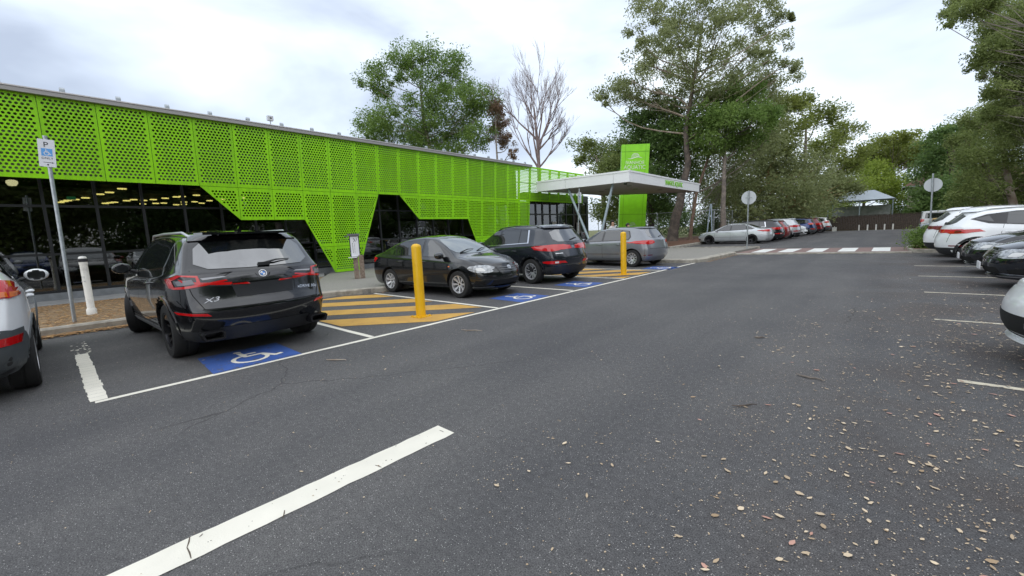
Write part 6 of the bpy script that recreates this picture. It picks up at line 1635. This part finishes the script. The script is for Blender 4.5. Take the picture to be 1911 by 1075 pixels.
make_tree('dark green dense tree directly behind the green pylon', at_d(1215, 437, 44),
    TR([(1215, 437, .35), (1215, 380, .3), (1212, 300, .2), (1210, 240, .1)], 44),
    LB_([(1190,235,34,24),(1235,212,36,26),(1215,275,50,34),(1260,250,44,34),(1178,290,34,28),(1255,320,52,34),(1190,345,40,28),(1240,380,46,26)], 44, seed=7), LEAF_DEEP, BARKB, 260, 120, .32, .3, 14, twigs=.3)
make_tree('small olive tree rising over the right end of the building', at_d(1128, 441, 46),
    TR([(1128, 441, .28), (1126, 380, .22), (1120, 320, .14), (1112, 290, .07)], 46),
    LB_([(1092,272,22,15),(1122,288,32,22),(1150,305,30,24),(1085,300,16,11),(1130,330,36,22),(1165,275,20,16),(1168,350,24,20),(1140,385,36,24)], 46, seed=8), LEAF_OLIVE, BARKG, 150, 110, .30, .3, 15, twigs=.5)
make_tree('golden-green spreading tree with sky gaps right of the tallest gum', at_d(1500, 430, 52),
    TR([(1500, 430, .35), (1500, 370, .3), (1502, 300, .2), (1505, 230, .1)], 52),
    LB_([(1440,200,38,24),(1492,190,38,18),(1540,212,38,20),(1578,248,30,26),(1470,238,40,28),(1592,292,24,28),(1530,282,36,24),(1450,275,36,26),(1570,320,34,24)], 52, seed=9), LEAF_GOLD, BARKG, 190, 120, .34, .2, 16, twigs=.6, sig=.13)
make_tree('grey-green paperbark mass with orange forked trunk behind the far row', at_d(1392, 432, 46),
    TR([(1389, 432, .25), (1394, 395, .2), (1412, 362, .16), (1450, 330, .1)], 46),
    LB_([(1430,300,52,36),(1492,322,50,34),(1400,345,56,34),(1468,368,58,32),(1535,358,42,30),(1350,372,46,30),(1575,352,26,20),(1410,392,50,22),(1490,392,50,20)], 47, seed=10), LEAF_GREYG, bark_mat('orange_bark', (.34, .20, .08), (.22, .12, .06)), 330, 120, .32, .4, 17, twigs=.3, name='paperbark_tree')
make_tree('light yellow-green bush glowing behind the shade shelter', at_d(1610, 410, 66),
    TR([(1610, 410, .3), (1612, 380, .2), (1614, 340, .1)], 66),
    LB_([(1600,350,42,22),(1650,345,40,22),(1668,352,20,20),(1560,378,36,22),(1672,376,20,20),(1630,320,30,18)], 66, seed=11), LEAF_YELLOW, BARKG, 170, 110, .36, .1, 18, twigs=.3, name='yellow_green_tree')
make_tree('flat-topped golden-green tree above the shade shelter', at_d(1665, 415, 72),
    TR([(1665, 415, .4), (1665, 360, .3), (1668, 300, .18), (1668, 265, .1)], 72),
    LB_([(1650,282,44,16),(1625,305,28,18),(1690,295,38,20),(1715,275,24,20),(1668,258,34,9),(1640,330,26,14)], 72, seed=12), LEAF_GOLD, BARKG, 190, 110, .42, .2, 19, twigs=.5, sig=.13)
make_tree('dark green rounded tree right of the brown-roofed house', at_d(1775, 425, 50),
    TR([(1775, 425, .4), (1775, 350, .3), (1778, 290, .2), (1778, 250, .1)], 50),
    LB_([(1800,250,34,24),(1765,278,34,30),(1735,320,30,30),(1795,300,42,36),(1755,358,38,30),(1815,345,46,36),(1762,248,20,14),(1722,385,26,22),(1790,388,44,22)], 50, seed=13), LEAF_DEEP, BARKB, 300, 120, .34, .3, 20, twigs=.3)
make_tree('olive gum with pale bare branches behind the white cars on the right', at_d(1900, 420, 27),
    TR([(1898, 420, .24), (1890, 380, .2), (1880, 330, .16), (1870, 270, .1)], 27),
    LB_([(1885,205,44,34),(1832,222,30,24),(1800,262,24,20),(1850,235,44,36),(1900,270,50,44),(1822,292,36,32),(1862,330,46,34),(1905,340,40,36),(1815,365,36,24),(1870,385,50,18),(1925,220,40,40)], 27, seed=14), LEAF_OLIVE, BARKP, 330, 130, .17, .3, 21, twigs=.4)
make_tree('nearest gum on the right, leafy branches hanging in from the top right corner', (8.3, 17.5, .0),
    [(Vector((8.3, 17.5, 0)), .34), (Vector((8.1, 17.6, 3)), .28), (Vector((7.6, 17.2, 6)), .22), (Vector((6.9, 16.8, 8.5)), .14)],
    LB_([(1880,40,40,44),(1830,14,40,24),(1782,22,20,12),(1850,95,30,26),(1895,130,30,32),(1865,165,22,16),(1800,0,22,12),(1768,50,9,7),(1835,140,16,9),(1905,190,26,20),(1930,60,40,60),(1980,150,50,60),(1815,125,14,8),(1860,215,24,14),(1890,95,34,30),(1905,155,34,34),(1880,200,30,24),(1910,240,34,30),(1865,60,30,24)], 17.5, seed=15, dj=.1), LEAF_OLIVE, BARKG, 620, 120, .115, .8, 22, twigs=.3, sig=.13, lr=.035)
# gum behind the building
make_tree('round-crowned gum with open branching showing above the green screens', at_d(815, 420, 60),
    TR([(815, 420, .45), (812, 330, .4), (800, 270, .32), (790, 220, .24), (785, 165, .12)], 60),
    LB_([(748,110,30,20),(791,102,32,18),(836,120,32,22),(706,138,26,20),(686,162,20,18),(716,172,22,16),(790,148,26,20),(850,154,30,22),(886,174,32,22),(826,184,34,24),(906,198,30,24),(722,218,30,24),(682,232,22,22),(812,226,36,24),(866,220,36,24),(765,248,36,22),(893,255,32,24),(848,262,34,20),(720,252,32,20),(800,262,40,20),(762,195,22,16),(840,290,36,16),(775,122,24,14),(740,140,20,14),(690,255,24,14)], 60, seed=16, dj=.05), LEAF_FRESH, BARKG, 480, 110, .34, .4, 23, twigs=.4, sig=.15, lr=.07, limbmat=BARKG)
make_tree('thin brown-leaved gum leaning between the round gum and the bare tree', at_d(930, 420, 57),
    TR([(930, 420, .2), (930, 330, .16), (926, 270, .1), (925, 220, .06)], 57),
    LB_([(928,205,14,16),(934,235,15,16),(945,262,14,14),(955,285,9,11),(920,250,12,12)], 57, seed=17), LEAF_BROWN, BARKG, 70, 80, .30, .5, 24, twigs=.6)
# bare tree
def bare_tree(label, base, tips, D_, seed):
    rnd = random.Random(seed); base = Vector((base[0], base[1], 0)); t = empty('bare_tree', base); tag(t, label, 'tree', TREEG)
    b = MB().m(bark_mat('bare_branch_bark', (.16, .115, .11), (.24, .18, .17)))
    def grow(p, d, L_, r, depth):
        n = 4; pts = [p]; q = p
        for i in range(n):
            d = (d+Vector([rnd.uniform(-.13, .13) for _ in range(3)])+Vector((0, 0, .03))).normalized(); q = q+d*L_/n; pts.append(q)
        b.tube(pts, [r*(1-.45*i/n) for i in range(n+1)], 6 if depth < 2 else 3, False)
        if depth == 6: return
        for k in range(3 if depth < 5 else 4):
            st = pts[rnd.choice((2, 3, 4))] if k else pts[4]
            nd = (d+Vector([rnd.uniform(-.5, .5) for _ in range(3)])*(.9 if k else .5)+Vector((0, 0, .12))).normalized()
            grow(st, nd, L_*rnd.uniform(.55, .80), r*.56, depth+1)
    b0 = Vector((0, 0, 0)); top = at_d(1004, 262, D_)-base
    b.tube([b0, top*.5+Vector((.1, 0, 0)), top], [.32, .26, .2], 10)
    trk = b.build('trunk', t, smooth=60); b = MB().m(MATS['bare_branch_bark'])
    for px_, py_, f in tips:
        c = at_d(px_, py_, D_+rnd.uniform(-3, 3))-base; st = top*rnd.uniform(.72, 1.0); d = (c-st); grow(st, d.normalized(), d.length*.40, .15, 1)
    b.build('branches', t)
bare_tree('leafless purple-grey tree with fine upright twigs behind the building', at_d(1007, 430, 56), [(1000, 125, 1), (965, 150, 1), (1035, 150, 1), (930, 160, 1), (1062, 185, 1), (1010, 160, 1), (985, 135, 1), (1050, 230, 1), (950, 215, 1), (1075, 250, 1)], 56, 5)
# row of gums along the right side (outside the frame, mirrored in the long window and shading the bays)
for i, (x, y, r_, z) in enumerate(((17.5, -8, 4.8, 7), (17, 1.5, 4.8, 7), (18, 11, 4.8, 7), (16.5, 26, 4.2, 5), (13, 34, 4, 5), (12, 45, 4, 5.5), (17.5, 18, 4, 4))):
    rr = random.Random(i)
    lob = [(Vector((x+rr.uniform(-1, 1), y+rr.uniform(-1, 1)*4.5, z+rr.uniform(-1.1, 1)*(4 if z > 6 else 2.6))), (r_*.55, r_*.7, r_*.5)) for _ in range(18)]+[(Vector((x+.8, y+dy, 1.6)), (1.6, 2.6, 1.5)) for dy in (-3.2, 0, 3.2)]
    make_tree(['bushy gum mirrored at the left end of the long window', 'bushy gum behind the red and blue cars mirrored in the window', 'bushy gum beyond the bays beside the white hatchback', 'gum beyond the right edge behind the low green shrubs', 'gum over the charcoal hatchback on the right', 'gum over the right side of the far car park', 'second-line gum on the right behind the sedans'][i], (x, y, 0), [(Vector((x, y, 0)), .3), (Vector((x+.2, y, z*.5)), .24), (Vector((x, y+.2, z)), .14)], lob, LEAF_OLIVE if i % 2 else LEAF_DEEP, BARKB, 640 if i < 3 else 200, 100, .32, .5, 40+i, twigs=.15)
# understory shrubs behind the row and fences
for i, (px_, py_, rx, ry, D_, lm_) in enumerate(((1330, 405, 45, 26, 50, LEAF_DEEP), (1420, 408, 55, 22, 56, LEAF_OLIVE), (1510, 400, 50, 24, 63, LEAF_DEEP), (1580, 402, 26, 18, 64.5, LEAF_OLIVE), (1640, 400, 22, 12, 65, LEAF_GREYG), (1700, 395, 34, 24, 64, LEAF_FRESH), (1760, 398, 50, 20, 58, LEAF_DEEP), (1850, 395, 60, 22, 45, LEAF_DEEP), (1250, 402, 50, 28, 58, LEAF_DEEP), (1160, 408, 40, 28, 60, LEAF_OLIVE), (1560, 350, 40, 34, 78, LEAF_DEEP))):
    c = at_d(px_, py_, D_); s_ = D_/FPX; base = Vector((c.x, c.y, 0))
    t = empty('shrub', base)
    tag(t, ['dark shrub below the rusty gum behind the fence wire', 'olive shrub behind the first cars of the far row', 'dark shrub behind the blue SUV of the far row', 'olive shrub at the left of the shade shelter', 'sparse grey shrub in front of the shade shelter', 'bright green shrub below the house wall', 'dark hedge behind the silver van', 'dark hedge behind the white cars at the right', 'dark shrub behind the green pylon base', 'olive shrub seen between the canopy props', 'dark tall shrub beyond the timber fence left of the shelter'][i], 'shrub', 'shrubs behind the fences')
    H_ = c.z
    lob = [(Vector((dx*rx*s_, rnd_, z_)), (rx*s_*.6, rx*s_*.5, ry*s_*.7)) for dx, rnd_, z_ in ((-.5, .3, H_*.9), (.5, -.2, H_*.85), (0, .1, H_*1.05), (-.3, 0, H_*.4), (.4, 0, H_*.4))]
    me, Cs = crown_mesh(lob, 70, 90, .30 if D_ > 50 else .22, .1, lm_, 60+i, .2); link('leaves', me, t)
    b = MB().m(BARKB)
    for k in range(5): limb(b, (0, 0, -.05), Vector(Cs[k*9]), .05, .015, rnd=random.Random(k))
    b.build('stems', t)
# low shrubs on the island
for i, (x, y, r_) in enumerate(((.98, 23.7, .62), (1.75, 23.9, .72), (2.6, 24.0, .7))):
    t = empty('low_shrub', (x, y, .12)); tag(t, ['leftmost low bright green shrub on the brick island', 'middle low green shrub around the round sign pole', 'right low green shrub beside the white crossover'][i], 'shrub', 'low shrubs on the brick island')
    lob = [(Vector((dx, dy, .36)), (r_*.85, r_*.8, .40)) for dx, dy in ((-.2, 0), (.25, .1), (0, -.2))]
    me, Cs = crown_mesh(lob, 90, 60, .085, -.3, LEAF_FRESH, 80+i, .16); link('leaves', me, t)
    b = MB().m(BARKB)
    for k in range(6): limb(b, (0, 0, -.02), Vector(Cs[k*11]), .015, .006, rnd=random.Random(k))
    b.build('stems', t)

# ------------------------------------------------------------------ fallen leaves and grit
LITM = leaf_mat('fallen_leaves', (.30, .20, .11), (.74, .60, .42), .0)
def litter(name, pts, sizes, label_kind='stuff', aspect=.36, z0=.006, material=None, seed=0, curl=.25):
    g = np.random.default_rng(seed); N = len(pts); pts = np.asarray(pts, float)
    z = pts[:, 2] if pts.shape[1] > 2 else np.zeros(N)
    a = g.uniform(0, 2*np.pi, N); L_ = np.asarray(sizes); w = L_*aspect*g.uniform(.6, 1.5, N)
    dx, dy = np.cos(a), np.sin(a); V = np.empty((N, 6, 3))
    prof = ((-.5, 0), (-.15, .5), (.25, .42), (.5, 0), (.25, -.42), (-.15, -.5))
    for k, (u, v) in enumerate(prof):
        V[:, k, 0] = pts[:, 0]+dx*L_*u-dy*w*v; V[:, k, 1] = pts[:, 1]+dy*L_*u+dx*w*v
        V[:, k, 2] = z+z0+L_*curl*abs(u)*g.uniform(.0, .6, N)+w*abs(v)*g.uniform(0, .35, N)
    me = bpy.data.meshes.new(name); me.vertices.add(N*6); me.vertices.foreach_set('co', V.reshape(-1).astype(np.float32))
    me.loops.add(N*6); me.loops.foreach_set('vertex_index', np.arange(N*6, dtype=np.int32))
    me.polygons.add(N); me.polygons.foreach_set('loop_start', np.arange(0, N*6, 6, dtype=np.int32)); me.polygons.foreach_set('loop_total', np.full(N, 6, np.int32))
    me.update(calc_edges=True); at = me.attributes.new('tint', 'FLOAT', 'FACE'); at.data.foreach_set('value', g.uniform(0, 1, N).astype(np.float32))
    me.materials.append(material or LITM); o = link(name, me); o['kind'] = 'stuff'; return o
g = np.random.default_rng(3)
def field(n, cx, cy, sx_, sy_): return np.stack([g.normal(cx, sx_, n), g.normal(cy, sy_, n)], 1)
def drifts(n, cx, cy, sx_, sy_, k=9):
    c = field(n//k, cx, cy, sx_, sy_); return np.concatenate([c[g.integers(0, len(c), n)]+g.normal(0, 1, (n, 2))*g.uniform(.03, .22, (n, 1))])
P_ = np.concatenate([drifts(1300, 1.3, 5.4, 1.0, 2.6), drifts(90, .5, 2.9, .6, .7, 6), field(300, 1.0, 5.4, 1.1, 2.8), field(150, .35, 2.9, .6, .8), field(40, -.2, 1.9, .6, .4), field(280, .9, 9.5, .7, 2.5), field(40, -3, 4, 2.5, 3)])
litter('fallen_leaves', P_, g.uniform(.014, .050, len(P_))**1.0*g.uniform(.7, 1.1, len(P_)), seed=1, aspect=.40, curl=.5)
P_ = np.concatenate([drifts(9000, 1.1, 5.4, 1.4, 3.2, 14), field(5200, .9, 4.6, 1.5, 3.4), field(900, .1, 2.2, .8, .9), field(900, -5.2, 3.8, .8, 3.5), field(700, -6.5, 1.2, 1.5, 1.6), np.stack([g.uniform(-6, 3, 1500), g.uniform(.3, 16, 1500)], 1)])
litter('leaf_fragments', P_, g.uniform(.003, .013, len(P_)), seed=2, aspect=.6)
PK = leaf_mat('pink_brown_leaves', (.40, .20, .14), (.62, .36, .28), 0)
P_ = np.concatenate([field(70, 1.0, 4.5, 1.0, 2.2), field(10, .2, 2.0, .5, .4)]); litter('pink_fallen_leaves', P_, g.uniform(.03, .06, len(P_)), seed=4, material=PK)
ORL = leaf_mat('orange_gutter_leaves', (.28, .13, .05), (.62, .38, .17), 0)
P_ = np.stack([KX+.06+np.abs(g.normal(0, .13, 4600)), g.uniform(-4, 4.2, 4600), g.uniform(0, .03, 4600)], 1)
litter('gutter_leaves', P_, g.uniform(.03, .09, len(P_)), seed=5, material=ORL)
n = 6500; P_ = np.stack([-11.2-np.abs(g.normal(0, 3.2, n)).clip(0, 4.75), g.uniform(-4, 4.4, n), np.full(n, .118)], 1)
far = -15.9+np.abs(g.normal(0, .9, 2500)); P_ = np.concatenate([P_, np.stack([far, g.uniform(-4, 6, 2500), np.full(2500, .12)], 1)])
P_ = P_[(P_[:, 0] < -11.15) & (P_[:, 0] > -16.0)]; litter('garden_bed_leaves', P_, g.uniform(.03, .10, len(P_)), seed=6, material=ORL)
P_ = np.stack([-10.3+np.abs(g.normal(0, .07, 700)), g.uniform(6, 16.3, 700)], 1); litter('gutter_leaves', P_, g.uniform(.02, .06, 700), seed=7, material=ORL)
P_ = np.stack([g.uniform(-5.5, 1, 300), 21.1+g.normal(0, .1, 300)+.16*np.linspace(0, 1, 300)*0], 1); P_ = np.stack([-5.35+np.abs(g.normal(0, .07, 600)), g.uniform(17, 21.2, 600)], 1); litter('gutter_leaves', P_, g.uniform(.02, .05, 600), seed=8, material=ORL)
# sticks lying on the asphalt
def twig(px, py, L_, ang, lab, r_=.006, col=BARKB):
    q = at_z(px, py, .008); b = MB().m(col); rr = random.Random(int(px)); pts = []
    for i in range(7):
        f = i/6-.5; pts.append((f*L_*math.cos(ang)+rr.uniform(-.01, .01), f*L_*math.sin(ang)+rr.uniform(-.012, .012)+.03*math.sin(f*5), .004+.006*abs(f)))
    b.tube(pts, [r_*.5, r_*.8, r_, r_, r_*.9, r_*.7, r_*.4], 6); o = b.build('fallen_twig', loc=q); tag(o, lab, 'twig', 'twigs on the asphalt')
twig(1390, 757, .16, .5, 'thin dark curved twig on the open asphalt, nearest the camera')
twig(1512, 705, .26, -.55, 'olive twig with leaf scraps right of the thin dark twig', .009, BARKG)
twig(1417, 630, .10, -.3, 'small grey scrap of bark farther up the lane', .012, BARKG)
twig(880, 617, .35, .2, 'pale twig beside the long white bay line', .008, BARKP)
twig(628, 672, .28, .3, 'pale twig in front of the black SUV bay', .008, BARKP)
